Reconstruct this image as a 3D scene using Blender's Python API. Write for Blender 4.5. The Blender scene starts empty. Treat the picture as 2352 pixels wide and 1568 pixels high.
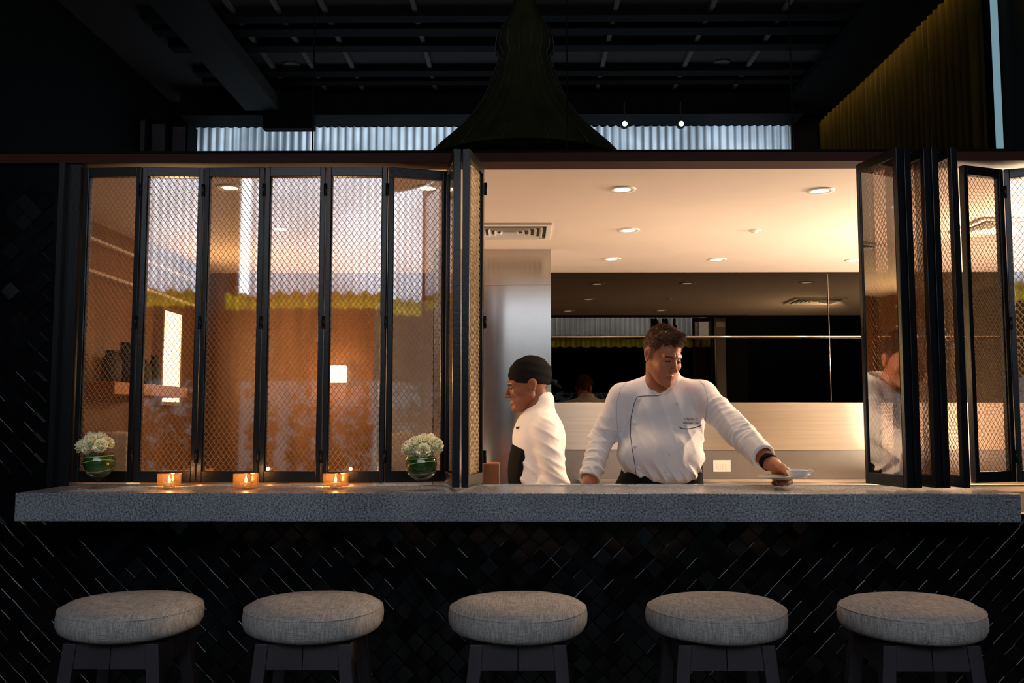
import bpy, bmesh, math, random
import numpy as np
from mathutils import Vector, Matrix, Euler
from mathutils.bvhtree import BVHTree
random.seed(7); np.random.seed(7)
PI = math.pi
S = bpy.context.scene
C = S.collection
# ------------------------------------------------------------------ camera
FPX = 2100.0; TILT = math.atan(170/2100.0); YAW = 0.010
CAM = Vector((0, 0, 1.294))
cd = bpy.data.cameras.new('camera'); cam = bpy.data.objects.new('camera', cd); C.objects.link(cam)
cam.location = CAM; cam.rotation_euler = (PI/2+TILT, 0, YAW)
cd.sensor_width = 36; cd.lens = FPX/2352*36; cd.clip_start = .05; cd.clip_end = 100
S.camera = cam
RC = Euler((PI/2+TILT, 0, YAW)).to_matrix()
def ray(px, py): return RC @ Vector(((px-1176)/FPX, (784-py)/FPX, -1))
def P(px, py, Y):
    d = ray(px, py); return CAM + d*(Y/d.y)
def PZ(px, py, z):
    d = ray(px, py); return CAM + d*((z-CAM.z)/d.z)
def zat(py, Y, px=1176): return P(px, py, Y).z
# ------------------------------------------------------------------ world, exposure
w = bpy.data.worlds.new('world'); S.world = w; w.use_nodes = True
w.node_tree.nodes['Background'].inputs[0].default_value = (.35, .5, .8, 1)
w.node_tree.nodes['Background'].inputs[1].default_value = .004
S.view_settings.view_transform = 'Standard'; S.view_settings.look = 'None'
S.view_settings.exposure = 0; S.view_settings.gamma = 1; S.view_settings.use_curve_mapping = False
# ------------------------------------------------------------------ large lights
def area(name, loc, rot, sx, sy, power, col):
    l = bpy.data.lights.new(name, 'AREA'); l.shape = 'RECTANGLE'; l.size = sx; l.size_y = sy
    l.energy = power; l.color = col
    o = bpy.data.objects.new(name, l); C.objects.link(o); o.location = loc; o.rotation_euler = rot; return o
def point(name, loc, power, col, r=.05):
    l = bpy.data.lights.new(name, 'POINT'); l.energy = power; l.color = col; l.shadow_soft_size = r
    o = bpy.data.objects.new(name, l); C.objects.link(o); o.location = loc; return o
WIN_Y = -2.6; FAR_Y = 9.0                        # curtained window behind the camera and its reflection built beyond
area('daylight_rear_window', (-.18, WIN_Y-.35, 3.39), (PI/2, 0, 0), 6.3, 1.86, 290, (.86, .93, 1))     # shines +Y
area('daylight_far_reflection', (-.18, FAR_Y+.35, 3.3), (-PI/2, 0, 0), 6.2, 1.9, 80, (.70, .87, 1))         # shines -Y, added to light the built reflection of the window
WARM = (1, .66, .38)
area('kitchen_right_ceiling_fill', (2.8, 4.8, .95), (PI, 0, 0), .7, .7, 58, (1, .80, .58))  # unseen fill below the sightline, added to brighten the ceiling at right
area('kitchen_pass_light', (2.6, 4.3, 1.95), (0, PI*.42, .50), .3, .3, 62, (1, .74, .48))
area('daylight_low_window', (-.3, WIN_Y-.35, 1.15), (PI/2, 0, 0), 6.0, 1.0, 5.5, (.55, .85, 1))
for k_, x_ in enumerate((-1.3, -.6, .05, .7, 1.4)):                        # the restaurant's own dim ceiling spots over the stools
    l_ = bpy.data.lights.new('bar_spot', 'SPOT'); l_.energy = 7; l_.color = (1, .68, .46); l_.spot_size = .62; l_.spot_blend = .9; l_.shadow_soft_size = .05
    o_ = bpy.data.objects.new('bar_spot', l_); C.objects.link(o_); o_.location = (x_, 2.55, 4.0); o_.rotation_euler = (0, 0, 0)
for k_, x_ in enumerate((-1.372, -.302)):                                    # narrow unseen spots added to brighten the two bouquets
    l_ = bpy.data.lights.new('rose_fill_spot', 'SPOT'); l_.energy = 170; l_.color = (1, .84, .62); l_.spot_size = .105; l_.spot_blend = .9; l_.shadow_soft_size = .04
    o_ = bpy.data.objects.new('rose_fill_spot', l_); C.objects.link(o_); o_.location = (x_, 2.2, 3.9); o_.rotation_euler = (math.atan2(.80, 2.7), 0, 0)
area('kitchen_centre_bounce_fill', (1.0, 4.5, .95), (PI, 0, 0), .5, .4, 9, (1, .72, .50))  # added fill standing for light bounced up off the worktop
area('kitchen_left_ceiling_fill', (-.6, 4.0, .95), (PI, 0, 0), .8, .5, 4, (1, .62, .42))  # hidden fill, added to lift the left part of the ceiling
# ------------------------------------------------------------------ materials
M = {}
def nmat(name):
    m = bpy.data.materials.new(name); m.use_nodes = True; M[name] = m
    nt = m.node_tree; return m, nt, nt.nodes['Principled BSDF'], nt.nodes['Material Output']
def mat(name, col, rough=.6, metal=0, noise=0, nscale=20, bump=0, bscale=60, spec=.5, sheen=0, stretch=None, coord='Object', sub=0, bdist=.002):
    m, nt, b, out = nmat(name); N = nt.nodes; L = nt.links
    b.inputs['Base Color'].default_value = (*col, 1); b.inputs['Roughness'].default_value = rough
    b.inputs['Metallic'].default_value = metal; b.inputs['Specular IOR Level'].default_value = spec
    if sheen: b.inputs['Sheen Weight'].default_value = sheen
    if sub:
        b.inputs['Subsurface Weight'].default_value = sub; b.inputs['Subsurface Radius'].default_value = (.01, .004, .002); b.inputs['Subsurface Scale'].default_value = .5
    vec = None
    if noise or bump:
        tc = N.new('ShaderNodeTexCoord'); mp = N.new('ShaderNodeMapping'); L.new(tc.outputs[coord], mp.inputs[0])
        if stretch: mp.inputs['Scale'].default_value = stretch
        vec = mp.outputs[0]
    if noise:
        n = N.new('ShaderNodeTexNoise'); n.inputs['Scale'].default_value = nscale; n.inputs['Detail'].default_value = 5
        L.new(vec, n.inputs['Vector'])
        r = N.new('ShaderNodeValToRGB'); r.color_ramp.elements[0].position = .3; r.color_ramp.elements[1].position = .7
        r.color_ramp.elements[0].color = (*[c*(1-noise) for c in col], 1); r.color_ramp.elements[1].color = (*[min(1, c*(1+noise)) for c in col], 1)
        L.new(n.outputs[0], r.inputs[0]); L.new(r.outputs[0], b.inputs['Base Color'])
    if bump:
        n2 = N.new('ShaderNodeTexNoise'); n2.inputs['Scale'].default_value = bscale; n2.inputs['Detail'].default_value = 4
        L.new(vec, n2.inputs['Vector'])
        bp = N.new('ShaderNodeBump'); bp.inputs['Strength'].default_value = bump; bp.inputs['Distance'].default_value = bdist
        L.new(n2.outputs[0], bp.inputs['Height']); L.new(bp.outputs[0], b.inputs['Normal'])
    return m
def emis(name, col, s):
    m, nt, b, out = nmat(name); nt.nodes.remove(b)
    e = nt.nodes.new('ShaderNodeEmission'); e.inputs[0].default_value = (*col, 1); e.inputs[1].default_value = s
    nt.links.new(e.outputs[0], out.inputs[0]); return m
def cloth_translucent(name, col, tcol, mix=.75, nscale=2.2, amp=.25):
    m, nt, b, out = nmat(name); N = nt.nodes; L = nt.links; N.remove(b)
    d = N.new('ShaderNodeBsdfDiffuse'); d.inputs[0].default_value = (*col, 1)
    t = N.new('ShaderNodeBsdfTranslucent')
    tc = N.new('ShaderNodeTexCoord'); n = N.new('ShaderNodeTexNoise'); n.inputs['Scale'].default_value = nscale; L.new(tc.outputs['Object'], n.inputs['Vector'])
    r = N.new('ShaderNodeValToRGB'); r.color_ramp.elements[0].position = .35; r.color_ramp.elements[1].position = .65
    r.color_ramp.elements[0].color = (*[c*(1-amp) for c in tcol], 1); r.color_ramp.elements[1].color = (*tcol, 1)
    wv = N.new('ShaderNodeTexWave'); wv.inputs['Scale'].default_value = 4.1; wv.inputs['Distortion'].default_value = 1.2; wv.inputs['Detail'].default_value = 2; wv.inputs['Detail Scale'].default_value = .6
    mp = N.new('ShaderNodeMapping'); mp.inputs['Scale'].default_value = (1, .2, .04); L.new(tc.outputs['Object'], mp.inputs[0]); L.new(mp.outputs[0], wv.inputs[0])
    rw = N.new('ShaderNodeValToRGB'); rw.color_ramp.elements[0].color = (1-amp*1.6,)*3+(1,); rw.color_ramp.elements[1].position = .7; L.new(wv.outputs[0], rw.inputs[0])
    mm = N.new('ShaderNodeMix'); mm.data_type = 'RGBA'; mm.blend_type = 'MULTIPLY'; mm.inputs[0].default_value = 1
    L.new(n.outputs[0], r.inputs[0]); L.new(r.outputs[0], mm.inputs[6]); L.new(rw.outputs[0], mm.inputs[7]); L.new(mm.outputs[2], t.inputs[0])
    x = N.new('ShaderNodeMixShader'); x.inputs[0].default_value = mix
    L.new(d.outputs[0], x.inputs[1]); L.new(t.outputs[0], x.inputs[2]); L.new(x.outputs[0], out.inputs[0]); return m
def pane_mat(name, tint, base, rough=.02, k=1.0):
    m, nt, b, out = nmat(name); N = nt.nodes; L = nt.links; N.remove(b)
    t = N.new('ShaderNodeBsdfTransparent'); t.inputs[0].default_value = (*tint, 1)
    g = N.new('ShaderNodeBsdfGlossy'); g.inputs['Roughness'].default_value = rough
    ge = N.new('ShaderNodeNewGeometry'); dt = N.new('ShaderNodeVectorMath'); dt.operation = 'DOT_PRODUCT'
    L.new(ge.outputs['Normal'], dt.inputs[0]); L.new(ge.outputs['Incoming'], dt.inputs[1])
    def mth(op, a_, b_, c_=None):
        q = N.new('ShaderNodeMath'); q.operation = op
        for i_, v_ in enumerate((a_, b_, c_)):
            if v_ is None: continue
            if isinstance(v_, (int, float)): q.inputs[i_].default_value = v_
            else: L.new(v_, q.inputs[i_])
        return q.outputs[0]
    ab = mth('ABSOLUTE', dt.outputs['Value'], None); om = mth('SUBTRACT', 1, ab); pw = mth('POWER', om, 5)
    fr = mth('MULTIPLY_ADD', pw, .8*k, base); a_o = mth('MULTIPLY', fr, mth('SUBTRACT', 1, ge.outputs['Backfacing']))
    x = N.new('ShaderNodeMixShader'); L.new(a_o, x.inputs[0]); L.new(t.outputs[0], x.inputs[1]); L.new(g.outputs[0], x.inputs[2])
    L.new(x.outputs[0], out.inputs[0]); return m
mat('black_frame', (.008, .009, .012), .3, 0, bump=.3, bscale=90, spec=.35)
mat('brass_mesh', (.40, .29, .16), .42, .6)
pane_mat('shutter_glass', (.86, .79, .75), .35, .025, .6)
pane_mat('thin_glass', (.93, .93, .93), .08, .01, 1.0)
mat('tile', (.0022, .0026, .004), .14, 0, spec=.45, noise=.4, nscale=9)
mat('black_paint', (.004, .004, .004), .8, spec=.1)
mat('charcoal', (.005, .0048, .0045), .8, spec=.08, noise=.3, nscale=6)
mat('header_brown', (.045, .012, .007), .6, spec=.15)
mat('cream_ceiling', (.74, .62, .55), .8, noise=.03, nscale=3)
mat('steel', (.60, .52, .43), .33, 1, noise=.08, nscale=5, bump=.12, bscale=40, stretch=(.4, .4, 30))
mat('steel_v', (.58, .55, .53), .15, 1, noise=.08, nscale=4, stretch=(.3, .3, 1))
mat('steel_soft', (.55, .51, .48), .38, 1)
def aniso(name, rot):
    nt = M[name].node_tree; b = nt.nodes['Principled BSDF']; tg = nt.nodes.new('ShaderNodeTangent'); tg.direction_type = 'RADIAL'; tg.axis = 'Z'
    b.inputs['Anisotropic'].default_value = .9; b.inputs['Anisotropic Rotation'].default_value = rot; nt.links.new(tg.outputs[0], b.inputs['Tangent'])
aniso('steel_v', .25); aniso('steel', .25)
mat('steel_dull', (.30, .27, .25), .42, 1, noise=.08, nscale=4)
mat('tinted_mirror', (.043, .036, .027), .012, 1)
mat('chrome', (.8, .75, .7), .12, 1)
mat('white_plastic', (.8, .77, .72), .4)
mat('dark_slot', (.02, .02, .02), .6)
mat('jacket', (.80, .755, .765), .85, bump=.55, bscale=11, sheen=.1, bdist=.012)
mat('piping', (.03, .015, .035), .7)
mat('button', (.75, .74, .76), .35)
mat('black_cloth', (.007, .007, .008), .9, spec=.1)
mat('skin', (.42, .145, .07), .5, noise=.12, nscale=14, sub=.12)
mat('skin_dark', (.17, .055, .026), .5, noise=.12, nscale=14)
mat('lip', (.36, .09, .06), .45)
mat('stubble', (.31, .115, .062), .6)
mat('hair', (.085, .024, .009), .42, noise=.5, nscale=60)
mat('hair_black', (.006, .004, .003), .5)
mat('eye_white', (.55, .5, .47), .3)
mat('porcelain', (.82, .8, .78), .2)
mat('leaf', (.03, .11, .012), .3, noise=.5, nscale=30, stretch=(1, 1, 6))
mat('leaf_stripe', (.38, .45, .17), .4)
mat('stem_green', (.08, .16, .03), .5)
mat('petal', (.90, .82, .56), .6, noise=.08, nscale=25, sub=.25)
mat('wood_dark', (.036, .029, .037), .45, noise=.25, nscale=8, stretch=(1, 1, .2))
mat('wax', (.8, .7, .55), .5, sub=.3)
mat('aluminium', (.7, .7, .7), .3, 1)
mat('wood_wall', (.20, .088, .040), .5, noise=.25, nscale=3, stretch=(6, 6, .5))
mat('orange_wood', (.42, .12, .03), .45, noise=.2, nscale=6)
mat('floor', (.03, .028, .026), .5, noise=.3, nscale=5)
mat('ceil_panel', (.085, .068, .062), .85, spec=.1)
mat('batten', (.20, .165, .14), .7, spec=.1)
mat('duct_grey', (.050, .043, .038), .8, spec=.1)
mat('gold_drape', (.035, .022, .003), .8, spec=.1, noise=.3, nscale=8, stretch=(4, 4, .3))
mat('shade', (.022, .021, .008), .85, spec=.12, noise=.35, nscale=10, stretch=(1, 1, .2))
emis('lamp_warm', (1, .78, .48), 14)
emis('lamp_panel', (1, .74, .40), 7)
emis('downlight', (1, .86, .62), 6)
emis('flame', (1, .62, .2), 26)
emis('spot_glow', (.95, 1, .85), 3)
emis('day_slit', (.30, .52, .62), .55)
cloth_translucent('sheer', (.55, .58, .62), (.85, .87, .92))
cloth_translucent('sheer_far', (.35, .42, .48), (.82, .86, .92), amp=.48)
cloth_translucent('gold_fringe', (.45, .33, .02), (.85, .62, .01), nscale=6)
# granite
m, nt, b, out = nmat('granite'); N = nt.nodes; L = nt.links
tc = N.new('ShaderNodeTexCoord')
n1 = N.new('ShaderNodeTexNoise'); n1.inputs['Scale'].default_value = 170; n1.inputs['Detail'].default_value = 8; n1.inputs['Roughness'].default_value = .75
n2 = N.new('ShaderNodeTexNoise'); n2.inputs['Scale'].default_value = 5; n2.inputs['Detail'].default_value = 3
L.new(tc.outputs['Object'], n1.inputs['Vector']); L.new(tc.outputs['Object'], n2.inputs['Vector'])
r = N.new('ShaderNodeValToRGB'); r.color_ramp.elements[0].position = .40; r.color_ramp.elements[1].position = .62
r.color_ramp.elements[0].color = (.065, .069, .082, 1); r.color_ramp.elements[1].color = (.58, .60, .67, 1)
L.new(n1.outputs[0], r.inputs[0])
mx = N.new('ShaderNodeMix'); mx.data_type = 'RGBA'; mx.blend_type = 'MULTIPLY'; mx.inputs[0].default_value = .5
r2 = N.new('ShaderNodeValToRGB'); r2.color_ramp.elements[0].position = .35; r2.color_ramp.elements[0].color = (.5, .5, .52, 1); r2.color_ramp.elements[1].position = .65
L.new(n2.outputs[0], r2.inputs[0]); L.new(r.outputs[0], mx.inputs[6]); L.new(r2.outputs[0], mx.inputs[7])
L.new(mx.outputs[2], b.inputs['Base Color']); b.inputs['Roughness'].default_value = .26
# stool linen: woven threads
m, nt, b, out = nmat('linen'); N = nt.nodes; L = nt.links
tc = N.new('ShaderNodeTexCoord'); col = []
for sc in ((420, 30, 30), (30, 420, 420)):
    mp = N.new('ShaderNodeMapping'); mp.inputs['Scale'].default_value = sc; L.new(tc.outputs['Object'], mp.inputs[0])
    n = N.new('ShaderNodeTexNoise'); n.inputs['Scale'].default_value = 1; n.inputs['Detail'].default_value = 3; L.new(mp.outputs[0], n.inputs['Vector']); col.append(n)
ad = N.new('ShaderNodeMath'); ad.operation = 'ADD'; L.new(col[0].outputs[0], ad.inputs[0]); L.new(col[1].outputs[0], ad.inputs[1])
r = N.new('ShaderNodeValToRGB'); r.color_ramp.elements[0].position = .7; r.color_ramp.elements[1].position = 1.0
hf = N.new('ShaderNodeMath'); hf.operation = 'MULTIPLY'; hf.inputs[1].default_value = .85; L.new(ad.outputs[0], hf.inputs[0]); L.new(hf.outputs[0], r.inputs[0])
r.color_ramp.elements[0].color = (.27, .25, .24, 1); r.color_ramp.elements[1].color = (.52, .49, .47, 1)
L.new(r.outputs[0], b.inputs['Base Color']); b.inputs['Roughness'].default_value = .95
bp = N.new('ShaderNodeBump'); bp.inputs['Strength'].default_value = .4; bp.inputs['Distance'].default_value = .001; L.new(ad.outputs[0], bp.inputs['Height']); L.new(bp.outputs[0], b.inputs['Normal'])
# ------------------------------------------------------------------ mesh helpers
def mesh_np(name, V, F, mats, parent=None, smooth=True, mi=None, loc=None):
    me = bpy.data.meshes.new(name); V = np.asarray(V, dtype=np.float32)
    o = bpy.data.objects.new(name, me)
    if loc is not None: V = V - np.array(loc, dtype=np.float32)
    if isinstance(F, np.ndarray):
        k = F.shape[1]; me.vertices.add(len(V)); me.vertices.foreach_set('co', V.ravel())
        me.loops.add(F.size); me.loops.foreach_set('vertex_index', F.astype(np.int32).ravel())
        me.polygons.add(len(F)); me.polygons.foreach_set('loop_start', np.arange(len(F), dtype=np.int32)*k)
        me.update(calc_edges=True); me.validate()
    else: me.from_pydata([tuple(v) for v in V], [], F); me.update()
    for q in (mats if isinstance(mats, (list, tuple)) else [mats]): me.materials.append(M[q])
    if mi is not None: me.polygons.foreach_set('material_index', np.asarray(mi, dtype=np.int32))
    me.polygons.foreach_set('use_smooth', [smooth]*len(me.polygons))
    C.objects.link(o)
    if loc is not None: o.location = loc
    if parent: o.parent = parent
    return o
class MB:
    def __init__(s): s.v = []; s.f = []; s.sm = []
    def add(s, V, F, sm=False):
        k = len(s.v); s.v += [tuple(v) for v in V]; s.f += [tuple(i+k for i in f) for f in F]; s.sm += [sm]*len(F)
    def box(s, lo, hi, R=None, c=None):
        x0, y0, z0 = lo; x1, y1, z1 = hi
        V = [Vector(v) for v in ((x0,y0,z0),(x1,y0,z0),(x1,y1,z0),(x0,y1,z0),(x0,y0,z1),(x1,y0,z1),(x1,y1,z1),(x0,y1,z1))]
        if R: V = [R @ v + (Vector(c) if c else Vector()) for v in V]
        s.add(V, [(0,3,2,1),(4,5,6,7),(0,1,5,4),(1,2,6,5),(2,3,7,6),(3,0,4,7)]); return s
    def hexa(s, b, t): # bottom ring 4 pts, top ring 4 pts
        s.add(list(b)+list(t), [(0,3,2,1),(4,5,6,7),(0,1,5,4),(1,2,6,5),(2,3,7,6),(3,0,4,7)]); return s
    def lathe(s, prof, c=(0,0,0), n=32, R=None):
        V = []; F = []; m_ = len(prof)
        for r_, z in prof:
            for i in range(n):
                a = 2*PI*i/n; v = Vector((r_*math.cos(a), r_*math.sin(a), z))
                if R: v = R @ v
                V.append(v+Vector(c))
        for j in range(m_-1):
            for i in range(n): F.append((j*n+i, j*n+(i+1) % n, (j+1)*n+(i+1) % n, (j+1)*n+i))
        if prof[0][0] > 1e-6: F.append(tuple(range(n-1, -1, -1)))
        if prof[-1][0] > 1e-6: F.append(tuple((m_-1)*n+i for i in range(n)))
        s.add(V, F, True); return s
    def tube(s, pts, r, n=8, closed=False):
        pts = [Vector(p) for p in pts]; m_ = len(pts); rr = r if isinstance(r, (list, tuple)) else [r]*m_
        V = []; F = []; up = None
        for i, p in enumerate(pts):
            a = pts[(i-1) % m_] if (closed or i > 0) else p; b = pts[(i+1) % m_] if (closed or i < m_-1) else p
            t = (b-a).normalized()
            if up is None: up = t.orthogonal().normalized()
            up = (up - t*up.dot(t)).normalized(); sd = t.cross(up)
            for k in range(n):
                an = 2*PI*k/n; V.append(p+(up*math.cos(an)+sd*math.sin(an))*rr[i])
        e = m_ if closed else m_-1
        for i in range(e):
            j = (i+1) % m_
            for k in range(n): F.append((i*n+k, i*n+(k+1) % n, j*n+(k+1) % n, j*n+k))
        if not closed: F.append(tuple(range(n-1, -1, -1))); F.append(tuple((m_-1)*n+k for k in range(n)))
        s.add(V, F, True); return s
    def build(s, name, mats, parent=None, bevel=0, loc=None):
        V = [Vector(v) for v in s.v]
        if loc is not None: V = [v-Vector(loc) for v in V]
        me = bpy.data.meshes.new(name); me.from_pydata([tuple(v) for v in V], [], s.f); me.update()
        me.materials.append(M[mats]); me.polygons.foreach_set('use_smooth', s.sm)
        o = bpy.data.objects.new(name, me); C.objects.link(o)
        if loc is not None: o.location = loc
        if parent: o.parent = parent
        if bevel:
            bv = o.modifiers.new('bevel', 'BEVEL'); bv.width = bevel; bv.segments = 2; bv.limit_method = 'ANGLE'
        return o
def tag(o, label=None, cat=None, group=None, kind=None):
    if label: o['label'] = label
    if cat: o['category'] = cat
    if group: o['group'] = group
    if kind: o['kind'] = kind
    return o
def empty(name, loc=(0,0,0), rz=0, label=None, cat=None, group=None):
    o = bpy.data.objects.new(name, None); C.objects.link(o); o.location = loc; o.rotation_euler = (0, 0, rz); o.empty_display_size = .05
    return tag(o, label, cat, group)
def copy_tree(o, parent=None):
    c = o.copy(); C.objects.link(c); c.parent = parent
    for ch in list(o.children): copy_tree(ch, c)
    return c
def struct(o, label=None): return tag(o, label, None, None, 'structure')
def sbox(name, lo, hi, mt, label=None):
    o = MB().box(lo, hi).build(name, mt); return struct(o, label)
# ---- signed distance modelling
def sdf_mesh(f, lo, hi, h):
    lo = np.array(lo, float); hi = np.array(hi, float); n = np.ceil((hi-lo)/h).astype(int)+1
    ax = [lo[i]+h*np.arange(n[i]) for i in range(3)]
    X, Y, Z = np.meshgrid(*[a.astype(np.float32) for a in ax], indexing='ij')
    F = f(X, Y, Z); sg = F < 0
    cs = np.zeros(tuple(n-1), np.int8)
    for dx in (0, 1):
        for dy in (0, 1):
            for dz in (0, 1): cs += sg[dx:n[0]-1+dx, dy:n[1]-1+dy, dz:n[2]-1+dz]
    act = (cs > 0) & (cs < 8); I = np.argwhere(act); idx = -np.ones(act.shape, np.int64); idx[act] = np.arange(len(I))
    acc = np.zeros((len(I), 3)); cnt = np.zeros(len(I))
    cor = [(0,0,0),(1,0,0),(0,1,0),(1,1,0),(0,0,1),(1,0,1),(0,1,1),(1,1,1)]
    for a in range(8):
        for b_ in range(a+1, 8):
            d = np.array(cor[b_])-np.array(cor[a])
            if abs(d).sum() != 1: continue
            fa = F[tuple((I+cor[a]).T)]; fb = F[tuple((I+cor[b_]).T)]; mk = (fa < 0) != (fb < 0)
            t = np.where(mk, fa/np.where(fa-fb == 0, 1, fa-fb), 0)
            acc += mk[:, None]*(np.array(cor[a])+t[:, None]*d); cnt += mk
    V = lo+h*(I+acc/cnt[:, None]); Q = []
    for axi in range(3):
        s0 = [slice(None)]*3; s1 = [slice(None)]*3; s0[axi] = slice(0, -1); s1[axi] = slice(1, None)
        ch = sg[tuple(s0)] != sg[tuple(s1)]; E = np.argwhere(ch)
        u, v = [(1, 2), (2, 0), (0, 1)][axi]
        ok = (E[:, u] > 0) & (E[:, v] > 0) & (E[:, u] < n[u]-1) & (E[:, v] < n[v]-1); E = E[ok]
        du = np.zeros(3, int); du[u] = 1; dv = np.zeros(3, int); dv[v] = 1
        q = np.stack([idx[tuple((E-du-dv).T)], idx[tuple((E-dv).T)], idx[tuple(E.T)], idx[tuple((E-du).T)]], 1)
        fl = ~sg[tuple(E.T)]; q[fl] = q[fl][:, ::-1]; Q.append(q)
    return V, np.concatenate(Q)
def rc(X, Y, Z, a, b, ra, rb, sy=1):
    ax, ay, az = a; bx, by, bz = b; dx, dy, dz = bx-ax, (by-ay)*sy, bz-az
    px, py, pz = X-ax, (Y-ay)*sy, Z-az; L2 = dx*dx+dy*dy+dz*dz+1e-9
    t = np.clip((px*dx+py*dy+pz*dz)/L2, 0, 1)
    return np.sqrt((px-t*dx)**2+(py-t*dy)**2+(pz-t*dz)**2)-(ra+(rb-ra)*t)
def ell(X, Y, Z, c, r):
    q = np.sqrt(((X-c[0])/r[0])**2+((Y-c[1])/r[1])**2+((Z-c[2])/r[2])**2)
    return (q-1)*min(r)
def smin(a, b, k=.02):
    h = np.clip(.5+.5*(b-a)/k, 0, 1); return b*(1-h)+a*h-k*h*(1-h)
def smax(a, b, k=.02): return -smin(-a, -b, k)
def join_parts(name, parts, mats, parent):
    """parts = [(V,F,mi)] into one mesh object"""
    Vs, Fs, Ms, k = [], [], [], 0
    for V, F, mi in parts:
        Vs.append(V); Fs.append(F+k); k += len(V); Ms.append(np.zeros(len(F), int)+mi if np.isscalar(mi) else mi)
    return mesh_np(name, np.concatenate(Vs), np.concatenate(Fs), mats, parent, True, np.concatenate(Ms))

# =================================================================== THE SETTING
KZ = 2.20                     # kitchen ceiling
KB = 5.77                     # kitchen back wall
HX0, HX1 = -2.0, 3.3
struct(MB().box((-3.6, -3.2, -.05), (3.6, 9.6, 0)).build('floor', 'floor'), 'dark floor of the restaurant and the kitchen')
CT = 1.05; CF = 2.90; CB = 3.25
xl = P(35, 1131, CF).x; xr = P(2345, 1142, CF).x
# tiled wall below and beside the counter
def tiles(x0, x1, z0, z1, Y, s=.05, seed=1):
    rg = np.random.RandomState(seed); D = s*math.sqrt(2); V = []; F = []
    nx = int((x1-x0)/D)+2; nz = int((z1-z0)/(D/2))+2
    for j in range(nz):
        for i in range(nx):
            cx = x0+i*D+(j % 2)*D/2; cz = z0+j*D/2
            if cx-D/2 < x0 or cx+D/2 > x1 or cz+D/2 > z1 or cz-D/2 < z0: continue
            h_ = .004+.008*rg.rand(); r0 = D/2-.0010; tx, tz = rg.randn(2)*.034; wv_ = .0008+.0011*rg.rand(); bs_ = .30+.35*rg.rand()
            k = len(V)
            for rr_, yy in ((r0, 0), (r0, h_), (r0-wv_*1.4, h_+wv_*bs_)):
                for ax_, az_ in ((1, 0), (0, 1), (-1, 0), (0, -1)):
                    lift = (ax_*tx+az_*tz)*rr_ if yy > 0 else 0
                    V.append((cx+ax_*rr_, Y-yy-lift, cz+az_*rr_))
            for a in (0, 4):
                for q in range(4): F.append((k+a+q, k+a+(q+1) % 4, k+a+4+(q+1) % 4, k+a+4+q))
            F.append((k+8, k+9, k+10, k+11))
    return V, F
tv, tf = tiles(-1.95, 1.95, 0, .955, 3.17)
jx = P(150, 740, 3.2).x
tv2, tf2 = tiles(-2.05, jx-.03, 1.06, 2.15, 3.19, seed=3)
zh0_ = P(1176, 377, 3.2).z-.001
mb = MB(); mb.box((-2.1, 3.17, 0), (2.0, 3.24, .959)); mb.box((-2.1, 3.19, .959), (xl-.002, 3.24, 2.19)); mb.box((xl-.002, 3.19, CT+.001), (jx-.021, 3.24, 2.19))
sbox('trim_13', (1.86, 3.2, .96), (2.05, 3.24, zh0_), 'black_paint', 'black end post right of the shutters')
mb.add(tv, tf); mb.add(tv2, tf2)
struct(mb.build('wall_front', 'tile'), 'black wall of small glossy diamond tiles below and left of the bar counter')
# opening: header, jamb, sill track
zh0, zh1 = P(1176, 377, 3.2).z, P(1176, 356, 3.2).z
struct(MB().box((-2.1, 3.17, zh0), (2.05, 3.27, zh1)).build('trim_1', 'header_brown'), 'dark brown header beam along the top of the serving opening')
jx = P(150, 740, 3.2).x
X0_ = P(183, 740, 3.21).x-.002
mbj = MB(); mbj.box((jx-.02, 3.155, CT), (jx, 3.2, zh0)); mbj.box((jx, 3.18, CT), (X0_, 3.24, zh0)); mbj.box((jx-.006, 3.148, CT), (jx+.002, 3.155, zh0))
struct(mbj.build('trim_2', 'black_frame'), 'black metal jamb at the left end of the shutters')
struct(MB().box((jx, 3.22, CT-.001), (1.88, 3.26, CT+.004)).build('trim_3', 'chrome'), 'thin metal sill track behind the folding shutters')
# kitchen shell
struct(MB().box((HX0-.05, 3.24, KZ), (HX1, KB+.06, KZ+.024)).build('ceiling', 'cream_ceiling'), 'cream kitchen ceiling with recessed downlights')
sbox('wall_back', (HX0-.05, KB, 0), (HX1, KB+.05, KZ), 'wood_wall', 'warm brown wood wall at the back of the kitchen')
sbox('wall_left', (HX0-.06, 3.24, 0), (HX0, KB, KZ), 'wood_wall', 'warm brown wood wall at the left side of the kitchen')
sbox('wall_right', (HX1, 3.24, 0), (HX1+.06, KB, KZ), 'cream_ceiling', 'pale kitchen side wall on the right')
# small cove ledges on the left wall
for zz in (1.95, 2.10):
    struct(MB().box((HX0, 3.4, zz), (HX0+.03, 5.6, zz+.014)).build('trim_%d' % (4 if zz < 2 else 5), 'cream_ceiling'), 'slim pale ledge along the left kitchen wall')

# ---- counter
ct = MB().box((xl, CF, CT-.088), (xr, CB, CT)).build('bar_counter', 'granite', bevel=.003)
tag(ct, 'long speckled grey granite bar counter slab in front of the shutters', 'counter')

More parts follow.
